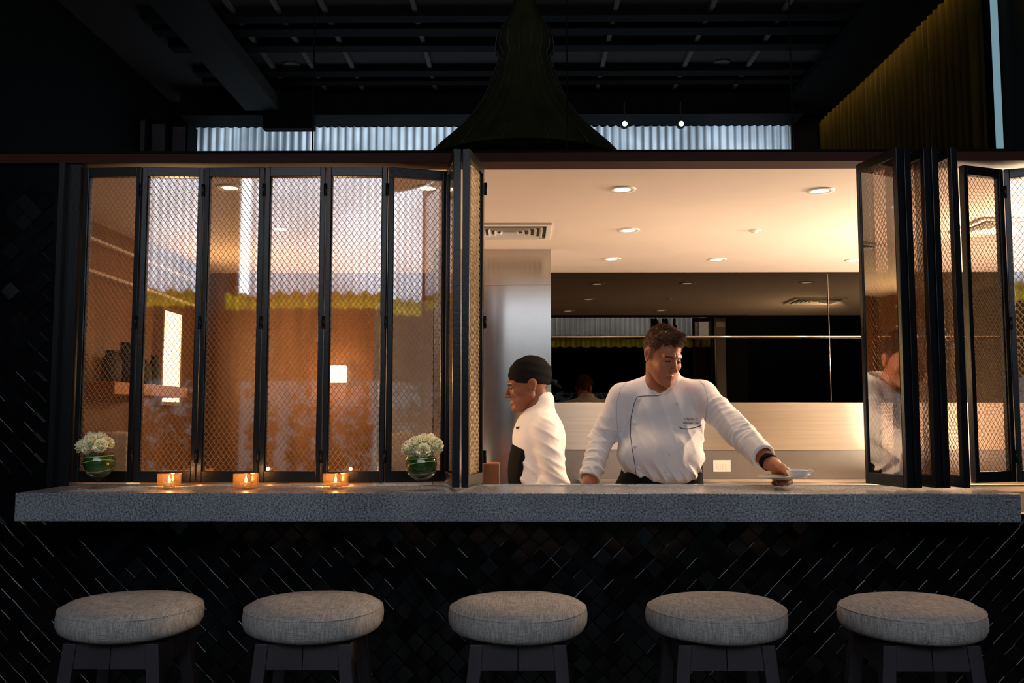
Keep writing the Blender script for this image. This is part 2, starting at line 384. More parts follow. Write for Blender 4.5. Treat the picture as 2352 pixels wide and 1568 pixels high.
# =================================================================== SHUTTERS
PZ0, PZ1 = P(1176, 1108, 3.2).z, P(1176, 383, 3.2).z
GZ0, GZ1 = P(1176, 1082, 3.2).z, P(1176, 404, 3.2).z
def shutter(a, b, label, hinges=True, mesh_on=True, edge_pins=False):
    a = Vector((a[0], a[1], 0)); b = Vector((b[0], b[1], 0)); d = b-a; wd = d.length; u = d.normalized(); n = Vector((u.y, -u.x, 0))
    if n.y > 0: pass
    ang = math.atan2(u.y, u.x)
    t = empty('folding_shutter', (a.x, a.y, PZ0), ang, label, 'shutter', 'black framed mesh folding shutters')
    H = PZ1-PZ0; st = .0185; g0 = GZ0-PZ0; g1 = GZ1-PZ0; th = .012
    f = MB()
    f.box((.001, -th, 0), (st, th, H)); f.box((wd-st, -th, 0), (wd-.001, th, H))
    f.box((st, -th, 0), (wd-st, th, g0)); f.box((st, -th, g1), (wd-st, th, H))
    # inner lip
    for lo, hi in (((st, -th*.4, g0), (st+.003, th, g1)), ((wd-st-.003, -th*.4, g0), (wd-st, th, g1))): f.box(lo, hi)
    f.build('frame', 'black_frame', t, bevel=.0015)
    MB().box((st+.0005, .005, g0+.0005), (wd-st-.0005, .008, g1-.0005)).build('glass_pane', 'shutter_glass', t)
    if mesh_on:
        # expanded-metal diamonds: zigzag wires meeting at the knots
        pw, ph = .0178, .0258; nx = max(2, round((wd-2*st)/pw)); pw = (wd-2*st)/nx; nz = int(math.ceil((g1-g0)/ph)); ph = (g1-g0)/nz
        V = []; F = []; r_ = .0009; y0, y1 = -.0018, .0004
        for i in range(nx+1):
            for sgn in (1, -1):
                if (i == 0 and sgn < 0) or (i == nx and sgn > 0): continue
                for j in range(nz*2):
                    xa = st+i*pw+(sgn*pw/2 if j % 2 else 0); xb = st+i*pw+(0 if j % 2 else sgn*pw/2)
                    za = g0+j*ph/2; zb = za+ph/2
                    k = len(V)
                    for (x, z) in ((xa, za), (xb, zb)):
                        V += [(x-r_, (y0+y1)/2, z), (x, y0, z), (x+r_, (y0+y1)/2, z), (x, y1, z)]
                    F += [(k, k+1, k+5, k+4), (k+1, k+2, k+6, k+5), (k+2, k+3, k+7, k+6), (k+3, k, k+4, k+7)]
        mesh_np('wire_mesh', V, F, 'brass_mesh', t, smooth=True)
    if hinges:
        for zz in (H*.925, H*.5, H*.08):
            MB().tube([(wd, -th-.005, zz-.022), (wd, -th-.005, zz+.022)], .0055, 10).build('hinge', 'black_frame', t)
    return t
def X(px, Y, py=740): return P(px, py, Y).x
ys = [3.21, 3.200, 3.212, 3.2055, 3.207, 3.207, 3.267]
xs = [X(183, ys[0]), X(318, ys[1]), X(462, ys[2]), X(603, ys[3]), X(745, ys[4]), X(888, ys[5]), X(1027, ys[6])]
lab = ['leftmost shutter panel showing only brown kitchen, roses vase in front of it',
       'second shutter panel from the left with white curtain reflection above bright wall lamp',
       'third shutter panel from the left, half brown and half white at its top',
       'fourth shutter panel from the left, behind the middle tealight',
       'fifth shutter panel from the left, with the glowing square lamp showing through it',
       'slightly turned shutter panel behind the right vase of roses']
for i in range(6): shutter((xs[i]+.0008, ys[i]), (xs[i+1]-.0008, ys[i+1]), lab[i])
NY = 2.975
shutter((X(1049, NY), NY), (X(1031, 3.22)+.0, 3.22), 'folded shutter panel seen edge-on, just right of the roses vase', hinges=False)
shutter((X(1069, NY), NY), (X(1104, 3.19), 3.19), 'folded shutter panel at the left side of the open serving window')
# right hand stack
shutter((X(2079, NY), NY), (X(1983, 3.19), 3.19), 'folded shutter panel at the right side of the open serving window', hinges=False)
shutter((X(2079, NY)+.027, NY), (X(1983, 3.19)+.030, 3.19), 'edge-on shutter panel with pale blue lit edge in the right stack')
shutter((X(2143, NY), NY), (X(2050, 3.19), 3.19), 'narrow brown mesh shutter in the middle of the right folded stack')
shutter((X(2143, NY)+.027, NY), (X(2050, 3.19)+.030, 3.19), 'edge-on shutter hidden just behind the middle of the right folded stack')
shutter((X(2207, NY), NY), (X(2118, 3.19), 3.19), 'last narrow mesh shutter of the right folded stack')
xr6 = X(2213, 3.225); s6 = .212
shutter((xr6, 3.20), (X(2313, 3.262), 3.262), 'flat shutter panel right of the folded stack with bright ceiling showing through')
shutter((X(2313, 3.262)+.008, 3.262), (X(2313, 3.262)+.2, 3.20), 'rightmost shutter panel cut off by the photo edge, white in its glass')

# =================================================================== KITCHEN FITTINGS
# tinted mirror in panels
zm0, zm1 = P(1600, 925, KB-.012).z, KZ-.004
seam = X(1905, KB-.012, 800)
xm0 = P(1262, 800, KB-.012).x-.15
for k, (a, b_, lb) in enumerate(((xm0, seam-.0015, 'large dark tinted wall mirror behind the chef'), (seam+.0015, HX1-.01, 'dark tinted wall mirror panel right of the vertical seam'))):
    tag(MB().box((a, KB-.014, zm0), (b_, KB-.002, zm1)).build('wall_mirror', 'tinted_mirror'), lb, 'mirror', 'tinted mirror panels')
tag(MB().tube([(seam, KB-.02, zm0+.01), (seam, KB-.02, zm1-.01)], .0022, 6).build('hanging_wire', 'chrome'), 'thin vertical wire hanging over the mirror seam', 'wire')
zr = P(1600, 773, KB-.05).z
mbr = MB().tube([(X(1268, KB-.05), KB-.05, zr), (HX1-.02, KB-.05, zr)], .0055, 10)
rail = mbr.build('rail', 'chrome'); tag(rail, 'slim polished rail running across the dark mirror', 'rail')
for xx in (.5, 1.6, 2.6): MB().tube([(xx, KB-.05, zr), (xx, KB-.014, zr)], .004, 8).build('bracket', 'chrome', rail)
# steel ledge band + splashback
zb0 = P(1600, 1033, KB-.03).z; zb1 = P(1600, 924, KB-.03).z
tag(MB().box((X(1262, KB)-.1, KB-.03, zb0), (HX1-.01, KB-.001, zb1)).build('steel_splashback', 'steel', bevel=.003), 'brushed stainless steel band below the dark mirror', 'splashback')
sp = MB().box((X(1262, KB)-.1, KB-.016, .62), (HX1-.01, KB-.001, zb0-.001)).build('wall_panel', 'steel_dull'); tag(sp, 'dull brownish steel wall panel holding the outlet', 'panel')
# outlet
oc = P(1658, 1070, KB-.018)
ot = empty('power_outlet', oc, 0, 'white double wall outlet right of the chef, low on the steel wall', 'outlet')
MB().box((-.055, -.004, -.036), (.055, .001, .036)).build('cover_plate', 'white_plastic', ot, bevel=.003)
for sx in (-.018, .018):
    q = MB().box((sx-.015, -.006, -.018), (sx+.015, -.004, .018)).build('socket', 'white_plastic', ot, bevel=.001)
    mbq = MB(); [mbq.box((sx-.008+dx, -.0068, dz-.0035), (sx-.0065+dx, -.006, dz+.0035)) for dx in (0, .013) for dz in (-.008, .008)]
    mbq.build('slot', 'dark_slot', q)
# steel column (fridge tower) and lower steel cabinet
CY = 4.95
cx0, cx1 = X(998, CY, 570), X(1265, CY, 570)
col = empty('steel_cabinet', ((cx0+cx1)/2, CY, 0), 0, 'tall brushed steel cabinet reaching the ceiling behind the cook in the cap', 'cabinet')
MB().box((cx0, CY, .1), (cx1, KB-.04, KZ-.002)).build('body', 'steel_v', col).matrix_parent_inverse = Matrix.Translation(-col.location)
MB().box((cx0, CY-.006, P(1176, 654, CY).z), (cx1, CY, P(1176, 652, CY).z)).build('door_seam', 'chrome', col).matrix_parent_inverse = Matrix.Translation(-col.location)
MB().box((cx0+.02, CY+.02, 0), (cx1-.02, KB-.06, .1)).build('plinth', 'dark_slot', col).matrix_parent_inverse = Matrix.Translation(-col.location)
lc = empty('steel_fridge', (X(940, CY), CY, 0), 0, 'lower steel fridge left of the tall steel cabinet, seen through the turned shutter', 'fridge')
fx0 = X(860, CY)
MB().box((fx0, CY, .08), (cx0-.004, KB-.04, P(940, 690, CY).z)).build('body', 'steel_soft', lc).matrix_parent_inverse = Matrix.Translation(-lc.location)
MB().box((fx0+.03, CY-.035, .9), (fx0+.045, CY-.02, 1.5)).build('handle', 'chrome', lc).matrix_parent_inverse = Matrix.Translation(-lc.location)
MB().box((fx0+.02, CY+.02, 0), (cx0-.02, KB-.06, .08)).build('plinth', 'dark_slot', lc).matrix_parent_inverse = Matrix.Translation(-lc.location)
# inner worktop
wt = empty('prep_counter', (.6, 3.36, 0), 0, 'steel prep counter just inside the bar where the chef leans', 'counter')
MB().box((-2.3, -.075, .88), (2.6, .075, .905)).build('worktop', 'steel', wt)
MB().box((-2.28, -.06, .1), (2.58, .06, .88)).build('cabinet', 'steel_dull', wt)
MB().box((-2.25, -.05, 0), (2.55, .05, .1)).build('plinth', 'dark_slot', wt)
# back counter
bc = empty('back_counter', (1.7, KB-.32, 0), 0, 'low steel back counter under the outlet wall', 'counter')
MB().box((-1.35, -.27, .87), (1.55, .295, .9)).build('worktop', 'steel', bc)
MB().box((-1.33, -.25, .1), (1.53, .29, .87)).build('cabinet', 'steel_dull', bc)
MB().box((-1.3, -.2, 0), (1.5, .25, .1)).build('plinth', 'dark_slot', bc)
# orange box low between cook and shutter
b0_ = P(1106, 1085, 3.34).x; b1_ = P(1147, 1085, 3.34).x
tag(MB().box((b0_, 3.31, .9055), (b1_, 3.41, zat(1064, 3.31))).build('storage_box', 'orange_wood', bevel=.004), 'orange brown box low in front of the steel cabinet', 'box')
# downlights
def downlight(x, y, label):
    t = empty('downlight', (x, y, KZ), 0, label, 'ceiling light', 'recessed kitchen downlights')
    MB().lathe([(.032, .0), (.034, -.004), (.052, -.0055), (.055, -.001), (.055, .001)], n=32).build('trim_ring', 'white_plastic', t)
    MB().lathe([(.0, -.0012), (.031, -.0012), (.032, -.003)], n=24).build('lens', 'downlight', t)
    l = bpy.data.lights.new('downlight_beam', 'SPOT'); l.energy = 10; l.color = (1, .74, .5); l.spot_size = 2.3; l.spot_blend = .8; l.shadow_soft_size = .03
    lo = bpy.data.objects.new('downlight_beam', l); C.objects.link(lo); lo.parent = t; lo.location = (0, 0, -.02)
for px, py, lb in ((1430, 434, 'downlight nearest the front, left of centre in the open window'), (1885, 437, 'downlight nearest the front, right of centre by the right shutters'),
                   (1444, 528, 'single downlight in the middle row of the open window'), (1405, 594, 'left downlight of the row nearest the dark mirror'),
                   (1647, 595, 'middle downlight of the row nearest the dark mirror'), (1962, 597, 'right downlight of the row nearest the dark mirror, half behind the shutter'),
                   (528, 430, 'downlight seen through the third shutter panel from the left'), (982, 431, 'downlight seen through the turned shutter above the right vase'),
                   (643, 525, 'downlight seen through the fourth shutter panel')):
    p = PZ(px, py, KZ); downlight(p.x, p.y, lb)
p = PZ(1733, 529, KZ)
tag(MB().lathe([(.0, -.014), (.012, -.013), (.02, -.006), (.03, -.002), (.03, .001)], c=(p.x, p.y, KZ), n=20).build('smoke_detector', 'white_plastic'), 'tiny round detector on the ceiling right of the middle downlight', 'detector')
def vent(x0, x1, y0, y1, label):
    t = empty('ceiling_vent', ((x0+x1)/2, (y0+y1)/2, KZ), 0, label, 'vent', 'louvred ceiling vents')
    hx, hy = (x1-x0)/2, (y1-y0)/2; f = MB()
    for lo, hi in (((-hx, -hy, -.012), (hx, -hy+.025, 0)), ((-hx, hy-.025, -.012), (hx, hy, 0)), ((-hx, -hy+.025, -.012), (-hx+.025, hy-.025, 0)), ((hx-.025, -hy+.025, -.012), (hx, hy-.025, 0))): f.box(lo, hi)
    f.build('frame', 'white_plastic', t, bevel=.002)
    MB().box((-hx+.024, -hy+.024, -.0015), (hx-.024, hy-.024, -.0005)).build('duct', 'dark_slot', t)
    for k in range(1, 6):
        a = (hx-.025)*(1-k/6.2); c = (hy-.025)*(1-k/6.2); l = MB(); w_ = .011
        for (p0, p1, nrm) in (((-a, -c), (a, -c), (0, 1)), ((a, -c), (a, c), (-1, 0)), ((a, c), (-a, c), (0, -1)), ((-a, c), (-a, -c), (1, 0))):
            q = [(p0[0], p0[1], -.002), (p1[0], p1[1], -.002), (p1[0]-nrm[0]*w_, p1[1]-nrm[1]*w_, -.017), (p0[0]-nrm[0]*w_, p0[1]-nrm[1]*w_, -.017)]
            q2 = [(v[0]+nrm[0]*.002, v[1]+nrm[1]*.002, v[2]) for v in q]
            l.hexa(q, q2)
        l.build('louvre', 'white_plastic', t)
v0 = PZ(1095, 512, KZ); v1 = PZ(1265, 546, KZ)
vent(v0.x-.05, v1.x-.005, v1.y+.0 if v1.y < v0.y else v0.y, max(v0.y, v1.y), 'louvred ceiling vent above the tall steel cabinet')
v2 = PZ(2265, 535, KZ); vent(v2.x-.2, v2.x+.2, 4.15, 4.5, 'ceiling vent seen through the flat shutter panel at the right')
# left kitchen fittings seen through the mesh
xw = HX0
ya, yb = 4.97, 5.22
lt = empty('wall_light', (xw+.02, (ya+yb)/2, 1.62), 0, 'tall glowing warm wall light seen through the second shutter panel', 'wall light')
MB().box((-.015, -(yb-ya)/2, -.25), (.015, (yb-ya)/2, .25)).build('diffuser', 'lamp_panel', lt)
fm = MB(); hy = (yb-ya)/2
for lo, hi in (((-.02, -hy-.02, -.27), (.025, -hy, .27)), ((-.02, hy, -.27), (.025, hy+.02, .27)), ((-.02, -hy, .25), (.025, hy, .27)), ((-.02, -hy, -.27), (.025, hy, -.25))): fm.box(lo, hi)
fm.build('frame', 'aluminium', lt)
ll = area('wall_light_glow', (.03, 0, 0), (0, -PI/2, 0), .5, .2, 20, (1, .64, .26)); ll.parent = lt; 
lp = P(771, 859, KB-.06)
sl = empty('square_lamp', lp, 0, 'small glowing square lamp seen through the fifth shutter panel', 'lamp')
MB().box((-.068, -.02, -.052), (.068, .02, .052)).build('diffuser', 'lamp_warm', sl, bevel=.006)
MB().box((-.03, .02, -.03), (.03, .057, .03)).build('bracket', 'black_frame', sl)
q = point('square_lamp_glow', (0, -.06, 0), 11, (1, .66, .3), .05); q.parent = sl
# shelf with dark jars on the left wall
shf = MB().box((xw, 3.9, 1.385), (xw+.26, 4.75, 1.44)).build('wall_shelf', 'orange_wood', bevel=.003); tag(shf, 'orange lit wooden shelf seen through the leftmost shutter panel', 'shelf')
for k, (yy, r_, hh) in enumerate(((4.15, .045, .15), (4.32, .055, .2), (4.5, .04, .13), (4.64, .03, .16))):
    lbs = ['dark jar nearest the viewer on the wooden shelf', 'tallest dark jar on the wooden shelf', 'short dark jar third along the wooden shelf', 'slim dark jar at the far end of the wooden shelf'][k]
    j = empty('jar', (xw+.13, yy, 1.44), 0, lbs, 'jar', 'dark jars on the wooden shelf')
    MB().lathe([(r_*.9, 0), (r_, .01), (r_, hh*.7), (r_*.6, hh*.85), (r_*.6, hh*.93)], n=20).build('body', 'dark_slot', j)
    MB().lathe([(r_*.66, hh*.93), (r_*.66, hh), (0, hh)], n=20).build('lid', 'dark_slot', j)
wc = empty('side_counter', (xw+.28, 4.6, 0), 0, 'low counter along the left kitchen wall', 'counter')
MB().box((-.275, -1.1, .87), (.28, 1.1, .9)).build('worktop', 'steel_dull', wc); MB().box((-.27, -1.08, 0), (.26, 1.08, .87)).build('cabinet', 'wood_wall', wc)
wb = P(275, 1040, 4.1); tag(MB().box((-1.93, 4.05, .9), (P(294, 1040, 4.05).x, 4.2, zat(992, 4.1))).build('container', 'white_plastic', bevel=.01), 'white container behind the left vase of roses', 'container')

# =================================================================== DINING ROOM BEHIND, ITS REFLECTION BUILT BEYOND
def curtain(name, x0, x1, z0, z1, Y, m_, period=.075, amp=.022, label='', axis='x', scallop=0):
    n = int((x1-x0)/period*10); V = []; F = []; rg = np.random.RandomState(int(abs(x0)*100)+5)
    t = np.linspace(0, 1, n+1); xx = x0+(x1-x0)*t; ph = 2*PI*(xx-x0)/period+.9*np.sin(xx*3.1)+.6*np.sin(xx*7.7+1)
    am = amp*(.75+.35*np.sin(xx*2.3+.5)); yy = am*np.sin(ph)+am*.35*np.sin(2*ph+1)
    rows = 4
    for j in range(rows+1):
        for i in range(n+1):
            zt = z0+(z1-z0)*j/rows
            if scallop and j == rows: zt += scallop*math.sin(ph[i]/1.0)
            if scallop and j == 0 and axis == 'x': zt += scallop*abs(math.sin(ph[i]/2))
            if axis == 'x': V.append((xx[i], Y+yy[i], zt))
            else: V.append((Y+yy[i], xx[i], zt))
    for j in range(rows):
        for i in range(n): a = j*(n+1)+i; F.append((a, a+1, a+n+2, a+n+1))
    return tag(mesh_np(name, V, F, m_), label, 'curtain')
# rear (behind the camera)
c_rear = curtain('sheer_curtain', -3.1, 2.75, 2.46, 4.12, WIN_Y, 'sheer', label='pale sheer curtain over the high window opposite the bar')
fr_ = curtain('gold_fringe', -3.3, 2.95, 2.33, 2.50, WIN_Y+.10, 'gold_fringe', period=.16, amp=.03, scallop=.02, label='gold scalloped fringe below the high window opposite the bar'); fr_['category'] = 'fringe'
for k_, (x_, y_) in enumerate(((-2.6, -2.3), (-1.78, -2.3), (-.96, -2.3), (-.14, -2.3), (.68, -2.3), (1.5, -2.3), (2.32, -2.3))):
    rg_ = np.random.RandomState(40+k_); V = []; F = []
    for q_ in range(520):
        c_ = np.array([x_+rg_.randn()*.26, y_+rg_.randn()*.10, .95+rg_.randn()*.30]); c_[2] = min(max(c_[2], .4), 1.62); c_[1] = min(max(c_[1], y_-.15), y_+.2); c_[0] = min(max(c_[0], x_-.31), x_+.31)
        u_ = rg_.randn(3); u_ /= np.linalg.norm(u_); v_ = np.cross(u_, rg_.randn(3)); v_ /= np.linalg.norm(v_); L_ = rg_.uniform(.05, .1); n_ = len(V)
        V += [c_-u_*L_, c_+v_*L_*.35+u_*L_*.1, c_+u_*L_, c_-v_*L_*.35+u_*L_*.1]; F.append((n_, n_+1, n_+2, n_+3))
    sh_ = empty('potted_shrub', (x_, y_, 0), 0, 'leafy shrub opposite the bar, out of frame, %s from the left' % ['first', 'second', 'third', 'fourth', 'fifth', 'sixth', 'seventh'][k_], 'plant', 'potted shrubs opposite the bar')
    o_ = mesh_np('foliage', V, F, 'leaf', sh_, smooth=False); o_.matrix_parent_inverse = Matrix.Translation(-sh_.location)
    MB().lathe([(0, 0), (.14, 0), (.19, .36), (.17, .36), (.16, .33), (0, .33)], n=24).build('pot', 'charcoal', sh_)
    MB().tube([(0, 0, .3), (.02, 0, .9)], .018, 8).build('stem', 'wood_dark', sh_)
sbox('wall_rear', (-3.5, WIN_Y-.9, 0), (3.5, WIN_Y-.8, 4.4), 'black_paint')
sbox('trim_6', (-3.5, WIN_Y-.75, 2.2), (3.5, WIN_Y-.1, 2.30), 'black_paint')
sbox('wall_side', (-3.5, WIN_Y-.8, 0), (-3.42, 3.2, 4.4), 'charcoal')
sbox('wall_east', (3.42, WIN_Y-.8, 0), (3.5, 3.2, 4.4), 'charcoal')
CZ = 4.42
struct(MB().box((-3.6, WIN_Y-.9, CZ), (3.6, 9.5, CZ+.06)).build('ceiling.001', 'ceil_panel'), 'dark high ceiling above the bar')
# beyond: the room's mirror reflection, built as solid parts
c_far = curtain('sheer_curtain', P(449, 320, FAR_Y).x, P(1817, 320, FAR_Y).x, 2.5, zat(291, FAR_Y), FAR_Y, 'sheer_far', period=.082, label='blue grey daylit sheer curtain in the high band above the shutters')
fx_l, fx_r = P(449, 320, FAR_Y).x, P(1817, 320, FAR_Y).x
mbw = MB(); mbw.box((-3.6, FAR_Y+.1, 0), (3.6, FAR_Y+.2, 2.5)); mbw.box((-3.6, FAR_Y-.06, 2.3), (fx_l-.01, FAR_Y+.1, CZ)); mbw.box((fx_r+.01, FAR_Y-.06, 2.3), (3.6, FAR_Y+.1, CZ)); mbw.box((-3.6, FAR_Y+.5, 2.4), (3.6, FAR_Y+.6, CZ))
struct(mbw.build('wall_far', 'charcoal'), 'dark far wall around the high curtained window')
sbox('wall_west', (-3.6, 3.3, 2.25), (-3.5, FAR_Y+.6, CZ), 'charcoal')
# bulkhead above curtain
mbh = MB().box((fx_l, 8.55, zat(289, 8.9)), (fx_r, 8.9, CZ))
zz1 = zat(301, 8.56); mbh.box((P(606, 290, 8.5).x, 8.45, zz1), (P(722, 290, 8.5).x, 8.56, CZ))
struct(mbh.build('trim_7', 'black_paint'), 'black bulkhead above the curtained band')
# ceiling beams across and battens along
def ceil_y(py, z): return PZ(1176, py, z).y
rows = [(36, 51), (66, 82), (105, 119), (163, 176), (186, 195), (230, 237), (246, 262)]
nb = 0
for k, (a, b_) in enumerate(rows):
    z_ = 4.365; y1 = ceil_y(b_, z_); y0 = min(ceil_y(a, z_), y1-.05)
    tag(MB().box((-2.95, min(y0, y1), z_), (2.7, max(y0, y1), CZ-.001)).build('ceiling_beam', 'black_paint'), 'black beam crossing the dark high ceiling, %s one counted from the curtained band' % ['seventh', 'sixth', 'fifth', 'fourth', 'third', 'second', 'first'][k], 'beam', 'black beams across the high ceiling')
bpx = [(525, 'far left'), (620, 'left of the ceiling speaker'), (712, 'right of the left ceiling speaker'), (805, 'third from the pendant on its left'), (985, 'just left of the pendant'), (1385, 'just right of the pendant'), (1575, 'left of the right ceiling speaker'), (1722, 'right of the right ceiling speaker')]
for px, lb in bpx:
    p = PZ(px, 145, CZ-.02)
    tag(MB().box((p.x-.018, 4.4, CZ-.03), (p.x+.018, 8.5, CZ-.002)).build('ceiling_batten', 'batten'), 'thin pale batten on the dark ceiling, ' + lb, 'batten', 'thin battens along the high ceiling')
# dropped grey duct running towards the far wall
pa = PZ(600, 250, 4.16); tag(MB().box((pa.x-.16, 5.2, 4.16), (pa.x+.16, 8.4, 4.29)).build('ceiling_duct', 'duct_grey'), 'grey boxed duct slanting across the upper left of the dark ceiling', 'duct')
for px, py, lb in ((670, 148, 'round black ceiling speaker at the upper left'), (1658, 143, 'round black ceiling speaker at the upper right'), (549, 251, 'small round ceiling speaker above the left end of the curtain')):
    p = PZ(px, py, CZ-.002); r_ = .07 if py < 200 else .05
    s_ = empty('ceiling_speaker', p, 0, lb, 'speaker', 'round ceiling speakers')
    MB().lathe([(r_*.86, -.006), (r_, -.01), (r_*1.06, -.004), (r_*1.06, .001)], n=28).build('rim', 'batten', s_)
    MB().lathe([(0, -.004), (r_*.86, -.006), (r_*.86, .0)], n=28).build('grille', 'dark_slot', s_)
# panelled left wall pieces
for px0, px1, lb in ((300, 338, 'leftmost'), (345, 385, 'middle'), (393, 432, 'rightmost')):
    a = P(px0, 300, 7.6+.02*px0/10); b_ = P(px1, 300, 7.6+.02*px0/10)
    t = empty('wall_cabinet', (a.x, a.y, 2.5), 0, 'dark tall panelled cabinet left of the high curtain, %s of three' % lb, 'cabinet', 'dark panelled cabinets above the left shutters')
    MB().box((0, 0, 0), (b_.x-a.x, .25, 1.55)).build('body', 'charcoal', t); MB().box((.02, -.012, .03), (b_.x-a.x-.02, 0, 1.5)).build('door', 'wood_dark', t, bevel=.003)
# mullions of the upper glazing
for k, px in enumerate((722, 1302, 1815)):
    xx = P(px, 250, 3.22).x
    struct(MB().box((xx-.0022, 3.2, zh1), (xx+.0022, 3.205, 3.4)).build('trim_%d' % (8+k), 'black_paint'), 'hairline black joint in the upper glazing')
struct(MB().box((-2.1, 3.19, 2.228), (2.05, 3.215, 2.236)).build('trim_11', 'black_paint'), 'black top cap of the header beam')
# two small spots
for px, lb in ((1435, 'left one of two tiny lit spotlights above the curtain'), (1565, 'right one of two tiny lit spotlights above the curtain')):
    p = P(px, 284, 8.48); t = empty('spotlight', p, 0, lb, 'spotlight', 'tiny ceiling spotlights')
    R = Matrix.Rotation(PI/2, 3, 'X')
    MB().lathe([(.02, 0), (.036, .0), (.04, -.05), (.02, -.08)], R=R, n=20).build('housing', 'dark_slot', t)
    MB().lathe([(0, .004), (.024, .003), (.026, 0)], R=R, n=20).build('lens', 'spot_glow', t)
    MB().box((-.006, .02, .03), (.006, .035, 4.42-p.z-.15)).build('arm', 'dark_slot', t)
# pendant
def pendant(Y, label):
    pz = lambda py: P(1195, py, 5.0).z
    cx = P(1205, 250, 5.0).x
    prof = [(24, -40), (26, 8), (36, 40), (54, 62), (63, 85), (67, 108), (66, 122), (58, 130), (59, 136), (66, 158), (80, 200), (98, 238), (120, 270), (147, 300), (178, 330), (202, 352), (232, 385)]
    t = empty('pendant_shade', (cx, Y, 0), 0, label, 'pendant lamp')
    V = []; F = []; n = 192; m_ = len(prof)
    for j, (r_, py) in enumerate(prof):
        R_ = r_*5.0/2100*1.02; g = min(1, max(0, (py-30)/150))
        for i in range(n):
            a = 2*PI*i/n; rr_ = R_*(1+.028*g*abs(math.sin(a*16))+.01*math.sin(a*5)); V.append((rr_*math.cos(a), rr_*math.sin(a), pz(py)))
    for j in range(m_-1):
        for i in range(n): F.append((j*n+i, (j+1)*n+i, (j+1)*n+(i+1) % n, j*n+(i+1) % n))
    mesh_np('shade_fabric', V, F, 'shade', t)
    # seam cords from neck to hem
    mc = MB()
    for k in range(16):
        a = 2*PI*(k+.5)/16
        mc.tube([(rp*5.0/2100*1.045*math.cos(a), rp*5.0/2100*1.045*math.sin(a), pz(pp)) for rp, pp in prof[3:]], .0025, 6)
    mc.build('seam_cord', 'wood_dark', t)
    MB().tube([((232*5.0/2100*1.03)*math.cos(a), (232*5.0/2100*1.03)*math.sin(a), pz(385)) for a in np.linspace(0, 2*PI, 64, endpoint=False)], .008, 8, True).build('rim', 'shade', t)
    MB().tube([(0, 0, pz(-40)), (0, 0, CZ)], .012, 8).build('rod', 'dark_slot', t)
    return t
pendant(5.0, 'big dark bell-shaped pleated fabric pendant shade at top centre')
pendant(1.38, 'matching bell-shaped pendant shade hanging over the bar guests, outside the frame')
# right gold drape wall
dz = 4.1; DX = P(1895, 275, 8.7).x
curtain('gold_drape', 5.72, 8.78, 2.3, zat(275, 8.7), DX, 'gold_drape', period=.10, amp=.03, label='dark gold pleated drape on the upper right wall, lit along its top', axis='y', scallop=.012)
zt = zat(275, 8.7)
a_ = area('drape_cove_light', (DX-.13, 7.2, zt+.05), (0, -.35, 0), .04, 3.0, 5, (1, .72, .22))
sbox('wall_upper_right', (DX+.08, 3.3, 2.25), (DX+.14, FAR_Y+.5, CZ), 'black_paint')
struct(MB().box((DX-.42, 5.0, zt+.09), (DX+.08, 8.9, zt+.15)).build('trim_12', 'black_paint'), 'black pelmet over the gold drape')
sx0, sx1 = 5.56, 5.63
struct(MB().box((DX+.02, sx0, 2.3), (DX+.03, sx1, zt)).build('window_1', 'day_slit'), 'narrow slit of blue daylight beside the gold drape')

